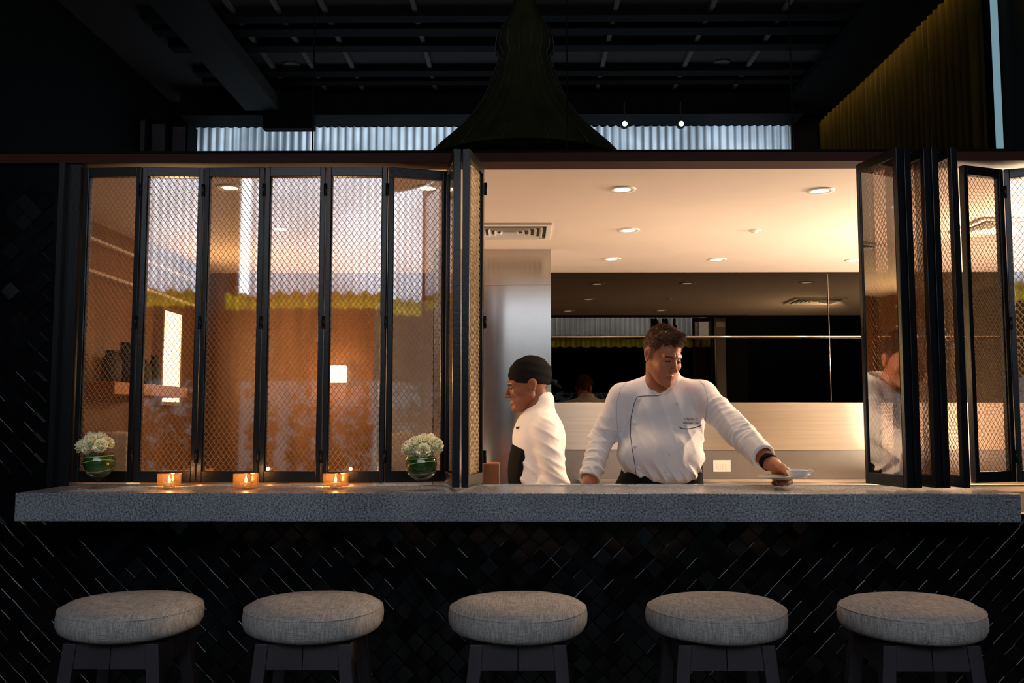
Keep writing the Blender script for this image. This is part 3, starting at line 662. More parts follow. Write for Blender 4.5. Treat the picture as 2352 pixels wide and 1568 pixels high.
# =================================================================== BAR STOOLS
def make_stool():
    t = empty('bar_stool')
    R_ = .181; h = .80
    prof = [(.0, .012), (.08, .0115), (.13, .008), (.16, .001), (.172, -.006), (.1755, -.010), (.1785, -.011), (.1815, -.016), (.184, -.03), (.183, -.048), (.176, -.062), (.165, -.069), (.12, -.072), (0, -.072)]
    prof = [(a*R_/.181, b+h) for a, b in prof]
    V = []; F = []; n = 96; m_ = len(prof)
    for (r_, z) in prof:
        for i in range(n):
            a = 2*PI*i/n; k = 1+.006*math.sin(3*a+z*40)+.004*math.sin(7*a); V.append((r_*k*math.cos(a), r_*k*math.sin(a), z+.002*math.sin(2*a+1)*(r_ > .05)))
    for j in range(m_-1):
        for i in range(n): F.append((j*n+i, (j+1)*n+i, (j+1)*n+(i+1) % n, j*n+(i+1) % n))
    s_ = mesh_np('seat_cushion', V, F, 'linen', t)
    MB().tube([(.1795*math.cos(a)*1.0, .1795*math.sin(a), h-.0115+.002*math.sin(2*a+1)) for a in np.linspace(0, 2*PI, 80, endpoint=False)], .0016, 6, True).build('seam', 'linen', s_)
    MB().tube([(.181*math.cos(-1.75), .181*math.sin(-1.75), h-.012), (.1862*math.cos(-1.75), .1862*math.sin(-1.75), h-.03), (.1845*math.cos(-1.75), .1845*math.sin(-1.75), h-.05), (.172*math.cos(-1.76), .172*math.sin(-1.76), h-.068)], .0012, 5).build('side_seam', 'linen', s_)
    MB().lathe([(.12, h-.082), (.135, h-.078), (.135, h-.071), (0, h-.071)], n=48).build('seat_plate', 'wood_dark', t)
    top = .121; bot = .185; ht = h-.08; lw = .034
    for sx in (-1, 1):
        for sy in (-1, 1):
            x1, y1 = sx*top, sy*top; x0, y0 = sx*bot, sy*bot
            rb = [(x0-sx*lw, y0-sy*lw, 0), (x0, y0-sy*lw, 0), (x0, y0, 0), (x0-sx*lw, y0, 0)]
            rt = [(x1-sx*lw, y1-sy*lw, ht), (x1, y1-sy*lw, ht), (x1, y1, ht), (x1-sx*lw, y1, ht)]
            if sx*sy < 0: rb = rb[::-1]; rt = rt[::-1]
            MB().hexa(rb, rt).build('leg', 'wood_dark', t, bevel=.002)
    zb = ht-.062; kz = top+(bot-top)*(1-zb/ht)
    for q in range(4):
        Rm = Matrix.Rotation(q*PI/2, 3, 'Z')
        for sg in (-1, 1):
            pts = lambda z, w_: [(min(0, sg*w_) + (.0012 if sg > 0 else 0), -w_+.003, z), (max(0, sg*w_)-(.0012 if sg < 0 else 0), -w_+.003, z), (max(0, sg*w_)-(.0012 if sg < 0 else 0), -w_+.02, z), (min(0, sg*w_)+(.0012 if sg > 0 else 0), -w_+.02, z)]
            b0 = [Rm @ Vector(v) for v in pts(zb, kz-.03)]; t0 = [Rm @ Vector(v) for v in pts(ht, top-.03)]
            b0 = [v+Rm @ Vector((0, -.028, 0)) for v in b0]; t0 = [v+Rm @ Vector((0, -.028, 0)) for v in t0]
            MB().hexa(b0, t0).build('apron_board', 'wood_dark', t)
    zf = .28; kf = top+(bot-top)*(1-zf/ht)-.017; f = MB()
    f.tube([(-kf, -kf, zf), (kf, -kf, zf), (kf, kf, zf), (-kf, kf, zf)], .011, 8, True); f.build('footrest', 'wood_dark', t)
    return t
st0 = make_stool()
sl_ = ['first beige linen bar stool from the left, its seat seam facing the viewer', 'second beige linen bar stool from the left', 'middle beige linen bar stool of the five', 'second beige linen bar stool from the right', 'rightmost beige linen bar stool of the five']
for i, (px, wpx) in enumerate(((302, 337), (721, 315), (1190, 308), (1645, 315), (2092, 337))):
    o = st0 if i == 0 else copy_tree(st0)
    p = PZ(px, 1402, .80); rz = [.03, -.5, 1.05, .2, -.12][i]*0
    o.location = (p.x, 2.47, 0); o['label'] = sl_[i]; o['category'] = 'stool'; o['group'] = 'round linen bar stools along the counter'
    o.location.x = P(px, 1405, 2.47).x
    if i == 2: o.rotation_euler.z = PI/2*0

# =================================================================== TABLE DECOR
def rose(c, R_, d, label, grp, seed):
    rg = random.Random(seed); V = []; F = []
    up = Vector(d).normalized(); q = up.to_track_quat('Z', 'Y').to_matrix()
    layers = [(3, .30, .0, 8), (4, .48, .1, 16), (5, .68, .16, 30), (5, .86, .2, 48), (5, 1.0, .25, 68)]
    for li, (cnt, rad, wob, open_) in enumerate(layers):
        for k in range(cnt):
            a0 = 2*PI*k/cnt+li*.8+rg.uniform(-.15, .15); span = 2*PI/cnt*1.35; nu, nv = 8, 7; k0 = len(V); cur = math.radians(open_+rg.uniform(-8, 8))
            hh = R_*(1.45-.13*li)
            for iv in range(nv):
                v = iv/(nv-1)
                for iu in range(nu):
                    u = iu/(nu-1)*2-1; a = a0+u*span/2*(1-.25*v*v)
                    edge = (1-abs(u)**2.5*.35*v)
                    prof_r = R_*rad*(.25+.75*math.sin(min(1, v*1.15)*PI/2))*(1-.12*(v > .8)*(1 if li < 2 else -1.6)*(v-.8)*5)
                    zz = hh*v*edge*(math.cos(cur)*.55+.45)-R_*.75+.02*R_*math.sin(u*9+li)
                    rr_ = prof_r*(1+.04*math.sin(u*7+k))
                    V.append(Vector(c)+q @ Vector((rr_*math.cos(a), rr_*math.sin(a), zz)))
            for iv in range(nv-1):
                for iu in range(nu-1): a = k0+iv*nu+iu; F.append((a, a+1, a+nu+1, a+nu))
    t = empty('rose', c, 0, label, 'flower', grp)
    o = mesh_np('petals', V, F, 'petal', t, loc=Vector(c)); o.location = (0, 0, 0)
    so = o.modifiers.new('thick', 'SOLIDIFY'); so.thickness = .0008
    return t
def vase(px, py_foot, label, which, roses):
    p = PZ(px, py_foot, CT); Y = p.y; z0 = CT
    t = empty('vase', (p.x, Y, z0), 0, label, 'vase')
    sc = 1.0
    outer = [(.0, .0), (.032, .0008), (.030, .0028), (.012, .006), (.0055, .012), (.0075, .018), (.0055, .024), (.0065, .030), (.016, .035), (.036, .047), (.050, .064), (.0545, .083), (.051, .104), (.043, .122), (.041, .124)]
    inner = [(.0405, .1235), (.0485, .104), (.052, .083), (.0475, .065), (.034, .049), (.015, .038), (0, .037)]
    MB().lathe(outer+inner, n=48).build('glass', 'thin_glass', t)
    # leaf lining wrapped inside the bowl, with pale stripes
    prof = [(.012, .0395), (.031, .050), (.0455, .066), (.0498, .083), (.047, .102), (.0445, .110)]
    MB().lathe(prof, n=48).build('leaf_lining', 'leaf', t)
    for k, (zc, tl, ph) in enumerate(((.062, .008, .4), (.086, .010, 2.4), (.107, .004, 1.0))):
        pts = []
        for a in np.linspace(0, 2*PI, 60, endpoint=False):
            z = zc+tl*math.sin(a+ph); r_ = np.interp(z, [q[1] for q in prof], [q[0] for q in prof]); pts.append(((r_+.0009)*math.cos(a), (r_+.0009)*math.sin(a), z))
        MB().tube(pts, .0014, 6, True).build('leaf_stripe', 'leaf_stripe', t)
    for k, (rx, ry, dyy, R_, dr, lb) in enumerate(roses):
        c = P(rx+(-7 if which == 'left' else 0), ry, Y+dyy); rose(c, R_, dr, lb, 'white roses in the %s vase' % which, k*7+px)
        st = MB().tube([c-Vector(dr).normalized()*R_*.55, Vector((p.x+(c.x-p.x)*.25, Y+(c.y-Y)*.25, z0+.10)), (p.x, Y, z0+.062)], .0022, 6)
        s_ = st.build("rose_stem", "stem_green", None)
        s_.parent = rose_last(); s_.matrix_parent_inverse = Matrix.Translation(-Vector(c))
ROSES = []
_rose = rose
def rose(*a):
    t = _rose(*a); ROSES.append(t); return t
def rose_last(): return ROSES[-1]
def vase_run():
    vase(225, 1121, 'stemmed glass vase with leaf lining holding roses, left end of the counter', 'left',
     [(190, 1022, -.01, .022, (-.7, -.6, .4), 'white rose at the left edge of the left bouquet'), (212, 1010, -.025, .022, (-.3, -.8, .7), 'white rose second from left in the left bouquet'),
      (214, 1000, .02, .02, (-.2, -.2, 1), 'white rose at the back left top of the left bouquet'), (237, 1001, .01, .021, (.1, -.3, 1), 'white rose at the top centre of the left bouquet'),
      (236, 1022, -.032, .021, (.1, -.9, .4), 'white rose front centre of the left bouquet'), (256, 1014, -.005, .020, (.7, -.5, .6), 'white rose at the right edge of the left bouquet'),
      (205, 1028, -.03, .02, (-.4, -.9, .1), 'white rose low at front left of the left bouquet')])
    vase(968, 1127, 'stemmed glass vase with leaf lining holding roses, beside the folded shutters', 'right',
     [(932, 1028, -.015, .022, (-.8, -.6, .2), 'white rose at the left edge of the right bouquet'), (951, 1015, -.02, .022, (-.4, -.7, .6), 'white rose upper left of the right bouquet'),
      (974, 1006, .0, .024, (0, -.4, 1), 'white rose at the top of the right bouquet'), (990, 1002, .03, .018, (.3, .1, 1), 'white rose at the back top right of the right bouquet'),
      (972, 1034, -.035, .021, (0, -1, .2), 'white rose low at the front centre of the right bouquet'), (1004, 1020, -.01, .025, (.7, -.6, .5), 'white rose at the right edge of the right bouquet'),
      (948, 1036, -.02, .019, (-.4, -.8, -.1), 'white rose low at front left of the right bouquet')])
vase_run()
# tealights
def tealight(px, hl, cl):
    p = PZ(px, 1124-.033*0, CT); p.y += .030; p.x = P(px, 1100, p.y).x; s_ = .033; hh = .052; loc = (p.x, p.y, CT)
    t = empty('candle_holder', loc, {389: .18, 565: -.06, 771: -.2}[px]+.0, hl, 'candle holder', 'square glass candle holders')
    g = MB(); n = 8; w_ = .0045
    g.box((-s_, -s_, 0), (s_, s_, .006))
    g.box((-s_, -s_, .006), (s_, -s_+w_, hh)); g.box((-s_, s_-w_, .006), (s_, s_, hh)); g.box((-s_, -s_+w_, .006), (-s_+w_, s_-w_, hh)); g.box((s_-w_, -s_+w_, .006), (s_, s_-w_, hh))
    g.build('glass', 'candle_glass', t, bevel=.0012)
    c = empty('tealight', (p.x, p.y, CT+.0062), 0, cl, 'candle', 'lit tealight candles')
    MB().lathe([(0, 0), (.018, 0), (.0185, .002), (.019, .014), (.018, .014), (.0175, .012)], n=28).build('cup', 'aluminium', c)
    MB().lathe([(.0174, .002), (.0174, .011), (0, .0105)], n=28).build('wax', 'wax', c)
    MB().tube([(0, 0, .010), (.0005, 0, .016)], .0007, 6).build('wick', 'dark_slot', c)
    MB().lathe([(0, .014), (.0028, .017), (.0042, .021), (.0034, .027), (.0014, .034), (0, .039)], n=16).build('flame', 'flame', c)
    l = point('tealight_glow', (0, 0, .045), .32, (1, .5, .2), .006); l.parent = c
m, nt, b, out = nmat('candle_glass'); N = nt.nodes; L = nt.links; N.remove(b)
t1 = N.new('ShaderNodeBsdfTransparent'); t1.inputs[0].default_value = (1, .90, .78, 1); t2 = N.new('ShaderNodeBsdfTranslucent'); t2.inputs[0].default_value = (.9, .55, .28, 1)
g1 = N.new('ShaderNodeBsdfGlossy'); g1.inputs['Roughness'].default_value = .06
x1 = N.new('ShaderNodeMixShader'); x1.inputs[0].default_value = .09; x2 = N.new('ShaderNodeMixShader'); x2.inputs[0].default_value = .08
L.new(t1.outputs[0], x1.inputs[1]); L.new(t2.outputs[0], x1.inputs[2]); L.new(x1.outputs[0], x2.inputs[1]); L.new(g1.outputs[0], x2.inputs[2]); L.new(x2.outputs[0], out.inputs[0])
tealight(389, 'square glass tealight holder nearest the left vase', 'lit tealight in the holder nearest the left vase')
tealight(565, 'middle square glass tealight holder on the counter', 'lit tealight in the middle glass holder')
tealight(771, 'square glass tealight holder nearest the right vase', 'lit tealight in the holder nearest the right vase')

# =================================================================== PEOPLE
def head_field(X, Y, Z):
    ax = np.abs(X)
    f = ell(X, Y, Z, (0, .012, .034), (.077, .097, .090))
    f = smin(f, ell(X, Y, Z, (0, -.030, -.035), (.064, .064, .070)), .03)      # face mass
    f = smin(f, ell(X, Y, Z, (0, -.052, -.085), (.037, .040, .034)), .025)      # jaw
    f = smin(f, ell(X, Y, Z, (0, -.082, -.106), (.018, .014, .014)), .02)       # chin
    f = smin(f, rc(ax, Y, Z, (.048, .0, -.055), (.026, -.066, -.100), .020, .012), .02)  # jaw line
    f = smin(f, ell(ax, Y, Z, (.044, -.064, -.026), (.020, .020, .018)), .018)  # cheekbone
    f = smin(f, rc(ax, Y, Z, (.008, -.089, .020), (.044, -.073, .018), .010, .009), .012)  # brow ridge
    f = smax(f, -ell(ax, Y, Z, (.031, -.103, -.001), (.019, .019, .012)), .010) # socket
    f = smin(f, ell(ax, Y, Z, (.031, -.076, -.002), (.0165, .0148, .0125)), .004)  # lid over eyeball
    f = smin(f, rc(X, Y, Z, (0, -.090, .010), (0, -.112, -.034), .0065, .0105), .010)  # nose
    f = smin(f, ell(ax, Y, Z, (.0125, -.100, -.038), (.0085, .011, .0075)), .006)
    f = smax(f, -ell(ax, Y, Z, (.0065, -.106, -.0465), (.0035, .006, .004)), .003)
    f = smin(f, rc(ax, Y, Z, (0, -.0965, -.0665), (.022, -.086, -.0695), .0042, .0022), .006)  # upper lip
    f = smin(f, rc(ax, Y, Z, (0, -.0960, -.0770), (.018, -.087, -.0745), .0052, .0022), .006)  # lower lip
    f = smax(f, -rc(ax, Y, Z, (0, -.106, -.0718), (.026, -.092, -.0725), .0016, .001, ), .003)
    ear = smin(ell(ax, Y, Z, (.079, .012, -.004), (.009, .018, .030)), ell(ax, Y, Z, (.083, .018, .008), (.008, .016, .018)), .008)
    ear = smax(ear, -ell(ax, Y, Z, (.092, .008, -.002), (.010, .009, .018)), .004)
    f = smin(f, ear, .008)
    return f
def head_mesh(sc, h=.0026):
    def f(X, Y, Z):
        f_ = head_field(X, Y, Z); return f_
    V, F = sdf_mesh(f, (-.105, -.135, -.135), (.105, .12, .135), h); V = V.copy()
    cen = V[F].mean(1); x, y, z = cen[:, 0], cen[:, 1], cen[:, 2]; ax = np.abs(x)
    mi = np.zeros(len(F), int)
    front = y < -.055
    lips = front & (ax < .023) & (z > -.084+ax*.18) & (z < -.0625-ax*.25) & (y < -.084)
    brow = front & (ax > .012) & (ax < .048) & (np.abs(z-(.0165-(ax-.028)**2*7)) < .0042)
    lash = front & (ax > .017) & (ax < .045) & (np.abs(z-(-.003-(ax-.031)**2*6)) < .0034)
    stub = front & (z < -.050) & (z > -.125) & (ax < .05) & ~lips
    mi[lips] = 1; mi[brow] = 2; mi[lash] = 2
    return V*sc, F, mi
def skin_f(prims, k=.012):
    def f(X, Y, Z):
        o = None
        for p in prims:
            d = rc(X, Y, Z, *p) ; o = d if o is None else smin(o, d, k)
        return o
    return f
def bounds(prims, pad=.03):
    pts = [(np.array(q), r) for p in prims for q, r in ((p[0], p[2]), (p[1], p[3]))]
    return np.min([p-r for p, r in pts], 0)-pad, np.max([p+r for p, r in pts], 0)+pad
def hand_prims(wrist, palm0, palm1, side, fingers, thumb):
    pr = [(tuple(wrist), tuple(palm0), .0255, .024)]
    for s_ in (-1, -.33, .33, 1):
        pr.append((tuple(Vector(palm0)+Vector(side)*s_*.018), tuple(Vector(palm1)+Vector(side)*s_*.030), .0155, .0125))
    return pr
def chain(pts, rr_): return [(tuple(pts[i]), tuple(pts[i+1]), rr_[i], rr_[i+1]) for i in range(len(pts)-1)]
def multi_field(groups, kin, kout):
    def f(X, Y, Z):
        o = None
        for g in groups:
            d = None
            for p in g: e = rc(X, Y, Z, *p); d = e if d is None else smin(d, e, kin)
            o = d if o is None else smin(o, d, kout)
        return o
    return f

# ---------------------------------------------------------------- the chef
chef = empty('person', (P(1515, 1000, 3.62).x, 3.62, 0), 0, 'chef in white double-breasted jacket reaching to the right with a small cup on a saucer', 'person')
inv = Matrix.Translation(-chef.location)
def child(o, par=None):
    o.parent = par or chef; o.matrix_parent_inverse = (Matrix.Translation(-par.location) if par and par.type == 'EMPTY' else inv); return o
HO = P(1522, 817, 3.545); HR = (Matrix.Rotation(math.radians(27), 3, 'Z') @ Matrix.Rotation(math.radians(19), 3, 'X') @ Matrix.Rotation(math.radians(3), 3, 'Y')); HS = .855
def hw(v): return HO + HR @ (Vector((v[0]*.93, v[1], v[2]*1.03))*HS)
HRn = np.array(HR) @ np.diag([.93, 1, 1.03]); HOn = np.array(HO)
hV, hF, hM = head_mesh(HS, .0016); hV = hV @ HRn.T + HOn
# neck + upper chest
nk0 = hw((0, .022, -.045)); nk1 = P(1513, 900, 3.625)
npr = [(tuple(nk0), tuple(nk1), .046, .053), (tuple(nk1), tuple(P(1515, 960, 3.69)), .062, .06), (tuple(P(1470, 920, 3.66)), tuple(P(1570, 920, 3.66)), .035, .035),
       (tuple(hw((-.035, .01, -.06))), tuple(P(1508, 893, 3.585)), .018, .014), (tuple(hw((.035, .0, -.06))), tuple(P(1516, 893, 3.58)), .018, .014)]
lo, hi = bounds(npr); nV, nF = sdf_mesh(skin_f(npr, .02), lo, hi, .006)
# his left arm and hand (viewer right)
W = P(1766, 1061, 3.235); EL = P(1692, 990, 3.43)
k0 = P(1790, 1072, 3.19)
sd = Vector((.55, -.75, .1)).normalized()
arm = [[(tuple(EL), tuple(W), .042, .0265)], [(tuple(W), tuple(P(1779, 1068, 3.215)), .0265, .025)]]
palm = []
kn = [P(1806, 1080, 3.165), P(1800, 1083, 3.188), P(1791, 1085, 3.205), P(1781, 1087, 3.215)]
for q in kn: palm.append((tuple(P(1778, 1069, 3.21)), tuple(q), .018, .0115))
arm.append(palm)
SY = 3.115; sc_ = P(1800, 1096, SY)
tips = [(P(1812, 1094, 3.172), P(1816, 1106, 3.135), P(1806, 1107, 3.105)), (P(1806, 1098, 3.192), P(1808, 1109, 3.145), P(1797, 1109, 3.110)),
        (P(1794, 1100, 3.205), P(1796, 1111, 3.155), P(1786, 1110, 3.120)), (P(1780, 1100, 3.210), P(1783, 1110, 3.165), P(1776, 1109, 3.135))]
for q, (a, b_, c_) in zip(kn, tips): arm.append(chain([q, a, b_, c_], [.0105, .0092, .0082, .0070]))
arm.append(chain([P(1784, 1068, 3.195), P(1797, 1073, 3.155), P(1808, 1082, 3.12), P(1815, 1088, 3.10)], [.015, .012, .0098, .0080]))
ap = [p for g in arm for p in g]; lo, hi = bounds(ap, .01); aV, aF = sdf_mesh(multi_field(arm, .006, .006), lo, hi, .0028)
# his right arm and hand resting on the prep counter
W2 = P(1352, 1112, 3.50); EL2 = P(1380, 1010, 3.62)
pc = Vector((W2.x-.005, 3.435, .935)); arm2 = [[(tuple(EL2), tuple(W2), .042, .028)], [(tuple(W2), tuple(pc), .027, .024)]]
fg = []
for k in range(4):
    b0 = pc+Vector((-.030+k*.019, -.02, -.008)); arm2.append(chain([pc+Vector((-.012+k*.008, 0, 0)), b0+Vector((0, -.02, 0)), b0+Vector((0, -.045, -.002)), b0+Vector((.001, -.066-.006*(k in (1, 2)), -.012))], [.014, .0105, .0092, .0078]))
arm2.append(chain([pc+Vector((.015, .01, 0)), pc+Vector((.038, -.015, -.012)), pc+Vector((.048, -.045, -.017))], [.015, .011, .009]))
ap = [p for g in arm2 for p in g]; lo, hi = bounds(ap, .01); bV, bF = sdf_mesh(multi_field(arm2, .006, .006), lo, hi, .0035)
# torso and legs under the clothes
hipx = P(1515, 1110, 3.64).x
leg = [((hipx-.09, 3.66, .92), (hipx-.10, 3.64, .50), .085, .055), ((hipx-.10, 3.64, .50), (hipx-.10, 3.67, .10), .055, .038), ((hipx-.10, 3.68, .045), (hipx-.12, 3.56, .035), .036, .030),
       ((hipx+.09, 3.68, .92), (hipx+.11, 3.66, .50), .085, .055), ((hipx+.11, 3.66, .50), (hipx+.11, 3.70, .10), .055, .038), ((hipx+.11, 3.71, .045), (hipx+.14, 3.59, .035), .036, .030),
       ((hipx-.05, 3.67, .95), (hipx+.05, 3.67, .95), .11, .11), ((hipx, 3.66, 1.0), tuple(P(1515, 960, 3.66)), .09, .07)]
lo, hi = bounds(leg); lV, lF = sdf_mesh(skin_f(leg, .03), lo, hi, .012)
child(join_parts('body', [(hV, hF, hM), (nV, nF, 0), (aV, aF, 0), (bV, bF, 0), (lV, lF, 0)], ['skin', 'lip', 'hair', 'eye_white', 'stubble'], None))
# eyes: narrow visible slits of eyeball
# hair
def hair_f(X, Y, Z):
    f = ell(X, Y, Z, (0, .016, .040), (.0785, .0985, .090))
    f = smin(f, ell(X, Y, Z, (.006, -.045, .092), (.052, .042, .030)), .02)
    f = f+.0012*np.sin(X*150+np.sin(Z*90)*2)*np.sin(Y*110+X*60)
    ax = np.abs(X)
    t = np.clip((Y+.050)/.045, 0, 1)
    low = (.064+.004*np.sin(X*190)-.35*np.maximum(0, ax-.035))*(1-t)+(-.008)*t
    low = np.where(Y > .01, -.008-(Y-.01)*.55, low)
    low = np.where((np.abs(Y+.014) < .009) & (ax > .06), low-.022, low)
    return np.maximum(f, low-Z)
V, F = sdf_mesh(hair_f, (-.11, -.12, -.09), (.11, .14, .16), .003)
# short strands standing off the cap of hair
rg = np.random.RandomState(11); cen = V[F].mean(1); nr = np.cross(V[F[:, 1]]-V[F[:, 0]], V[F[:, 2]]-V[F[:, 0]]); nr /= np.linalg.norm(nr, axis=1)[:, None]+1e-9
outw = ((cen-np.array([0, .016, .02]))*nr).sum(1) > .045
pick = rg.choice(np.where(outw)[0], 5200); SV = []; SF = []
for i_ in pick:
    c = cen[i_]; n_ = nr[i_]; topf = np.clip((c[2]-.03)/.09, 0, 1)
    sweep = np.array([.35+.15*rg.randn(), -.9*topf+.35*(1-topf), -.9*(1-topf)+.25*topf])+rg.randn(3)*.28
    sweep -= n_*(sweep@n_); sweep /= np.linalg.norm(sweep)+1e-9
    L_ = (.009+.011*topf)*rg.uniform(.7, 1.25); p0 = c-n_*.001; p1 = c+n_*L_*.40+sweep*L_*.5; p2 = c+n_*L_*.42+sweep*L_*1.15
    sd_ = np.cross(n_, sweep); k = len(SV); w_ = .00085
    for p_, ww in ((p0, w_), (p1, w_*.8), (p2, w_*.15)): SV += [p_+sd_*ww, p_-sd_*ww*.5+n_*ww, p_-sd_*ww*.5-n_*ww]
    for q_ in (0, 3):
        for e_ in range(3): SF.append((k+q_+e_, k+q_+(e_+1) % 3, k+q_+3+(e_+1) % 3, k+q_+3+e_))
SV = np.array(SV); allV = np.concatenate([V, SV]); allF = np.concatenate([F, np.array(SF)+len(V)])
child(mesh_np('hair', (allV*HS) @ HRn.T + HOn, allF, 'hair'))
# trousers / apron
tr = [((hipx-.05, 3.65, .97), (hipx+.05, 3.66, .97), .135, .135), ((hipx-.03, 3.63, 1.08), (hipx+.05, 3.63, 1.08), .118, .118), ((hipx-.09, 3.66, .92), (hipx-.10, 3.66, .12), .105, .07), ((hipx+.09, 3.68, .92), (hipx+.11, 3.69, .12), .105, .07)]
lo, hi = bounds(tr); V, F = sdf_mesh(skin_f(tr, .03), lo, hi, .010); child(mesh_np('trousers', V, F, 'black_cloth'))
sm_ = [((hipx-.10, 3.70, .05), (hipx-.12, 3.55, .045), .045, .042), ((hipx+.11, 3.73, .05), (hipx+.14, 3.58, .045), .045, .042)]
for p_ in sm_:
    V, F = sdf_mesh(lambda X, Y, Z: np.maximum(rc(X, Y, Z, *p_), .0-Z+.002), *bounds([p_], .02), .006); child(mesh_np('shoe', V, F, 'black_cloth'))
# jacket
SLp = P(1430, 912, 3.62); SRp = P(1612, 908, 3.60)
c_ch = P(1520, 960, 3.645); c_be = P(1514, 1045, 3.60)
CUF = P(1755, 1048, 3.262); CUF2 = P(1354, 1099, 3.515)
WD = (CUF-EL).normalized(); WD2 = (CUF2-EL2).normalized()
def jacket_f(X, Y, Z):
    f = ell(X, Y, Z, tuple(c_ch), (.172, .112, .160))
    f = smin(f, ell(X, Y, Z, tuple(c_be), (.163, .124, .112)), .05)
    f = smin(f, ell(X, Y, Z, tuple(P(1578, 1062, 3.575)), (.050, .068, .045)), .03)
    f = smin(f, ell(X, Y, Z, tuple(P(1545, 1092, 3.55)), (.085, .07, .033)), .03)
    f = smin(f, rc(X, Y, Z, tuple(P(1487, 893, 3.65)), tuple(SLp), .048, .052), .03)
    f = smin(f, rc(X, Y, Z, tuple(P(1550, 892, 3.65)), tuple(SRp), .048, .054), .03)
    f = smin(f, rc(X, Y, Z, tuple(P(1512, 915, 3.635)), tuple(P(1524, 858, 3.640)), .070, .062), .02)
    a1 = smin(rc(X, Y, Z, tuple(SLp), tuple(EL2), .053, .046), rc(X, Y, Z, tuple(EL2), tuple(CUF2), .046, .0405), .02)
    a2 = smin(rc(X, Y, Z, tuple(SRp), tuple(EL), .056, .052), rc(X, Y, Z, tuple(EL), tuple(CUF), .052, .043), .02)
    # sleeve folds: rings that bunch near elbow and cuff
    def fold(a, b, amp, frq, s0, ph, dr):
        a = Vector(a); b = Vector(b); d = (b-a); L = d.length; d = d/L
        s = (X-a.x)*d.x+(Y-a.y)*d.y+(Z-a.z)*d.z
        tw = X*dr[0]+Y*dr[1]+Z*dr[2]
        g = np.exp(-((s-s0*L)/(.30*L))**2)
        r1 = 1-np.abs(np.sin((s*frq+tw*38+ph)*.5)); r2 = 1-np.abs(np.sin((s*frq*1.5-tw*60+1.3)*.5))
        return amp*g*(1.9*r1**2+1.1*r2**2-.6)
    a1 = a1-fold(EL2, CUF2, .0040, 190, .55, 0, (1, .3, .2))-fold(SLp, EL2, .0028, 130, .8, 1, (1, .4, -.5))
    a2 = a2-fold(EL, CUF, .0042, 150, .35, 0, (.2, .6, 1))-fold(SRp, EL, .0040, 110, .6, 2, (-.4, .5, 1))
    f = smin(f, a1, .022); f = smin(f, a2, .028)
    # torso drapery
    u = X*.75+Z*.65; g = np.exp(-((Z-c_be.z+.01)/.07)**2)
    rdg = lambda q: (1-np.abs(np.sin(q*.5)))**2
    f = f-.0085*g*rdg(u*78+2.2*np.sin(Z*30))-.0050*np.exp(-((Z-c_ch.z)/.10)**2)*rdg(X*95+Z*32)-.005*np.exp(-((Z-c_ch.z+.05)/.09)**2-((X-c_ch.x-.08)/.07)**2)*rdg(X*80-Z*90)
    f = f-.006*np.exp(-((Z-zat(1088, 3.5))/.028)**2)*(rdg(X*150+Z*90)*1.6-.5)
    # neck opening with V at the front
    f = smax(f, -rc(X, Y, Z, tuple(P(1513, 903, 3.545)), tuple(P(1529, 834, 3.60)), .010, .074), .005)
    f = smax(f, -rc(X, Y, Z, tuple(P(1514, 900, 3.63)), tuple(P(1525, 840, 3.64)), .050, .0555), .004)
    # cuffs cut open
    e = (X-CUF.x)*WD.x+(Y-CUF.y)*WD.y+(Z-CUF.z)*WD.z; near = np.sqrt((X-CUF.x)**2+(Y-CUF.y)**2+(Z-CUF.z)**2) < .09
    f = np.where(near, smax(f, e, .004), f)
    f = np.where(near, smax(f, -rc(X, Y, Z, tuple(CUF-WD*.02), tuple(CUF+WD*.05), .030, .036), .003), f)
    e = (X-CUF2.x)*WD2.x+(Y-CUF2.y)*WD2.y+(Z-CUF2.z)*WD2.z; near = np.sqrt((X-CUF2.x)**2+(Y-CUF2.y)**2+(Z-CUF2.z)**2) < .09
    f = np.where(near, smax(f, e, .004), f)
    f = np.where(near, smax(f, -rc(X, Y, Z, tuple(CUF2-WD2*.02), tuple(CUF2+WD2*.05), .029, .033), .003), f)
    return f
V, F = sdf_mesh(jacket_f, (P(1315, 1000, 3.6).x, 3.15, .985), (P(1800, 1000, 3.25).x+.02, 3.82, 1.50), .0045)
jk = child(mesh_np('jacket', V, F, 'jacket'))
bvh = BVHTree.FromPolygons([tuple(v) for v in V], [tuple(int(i) for i in q) for q in F])
def hit(px, py, off=.001):
    d = ray(px, py).normalized(); h = bvh.ray_cast(CAM, d)
    if h[0] is None: return None
    return h[0]-d*off
def surf_line(pts, n=14):
    out = []
    for i in range(len(pts)-1):
        for k in range(n):
            t = k/n; q = hit(pts[i][0]*(1-t)+pts[i+1][0]*t, pts[i][1]*(1-t)+pts[i+1][1]*t, .0008)
            if q is not None: out.append(q)
    q = hit(*pts[-1], .0008)
    if q is not None: out.append(q)
    return out
pl = surf_line([(1520, 906), (1510, 909), (1480, 909), (1464, 911), (1457, 925), (1449, 960), (1448, 1000), (1452, 1030), (1458, 1065), (1462, 1096)])
tag(child(MB().tube(pl, .0013, 6).build('piping', 'piping')), 'thin dark piping edging the jacket front')
mat('seam_thread', (.42, .38, .39), .9)
for sm_pts in ([(1442, 873), (1425, 893), (1416, 925), (1417, 965), (1420, 1000)], [(1600, 868), (1618, 885), (1626, 915), (1622, 950), (1618, 985)], [(1482, 868), (1490, 888), (1503, 905), (1512, 911)], [(1556, 872), (1543, 893), (1527, 908)]):
    q_ = surf_line(sm_pts, 8)
    if len(q_) > 3: child(MB().tube(q_, .0008, 5).build('seam', 'seam_thread'))
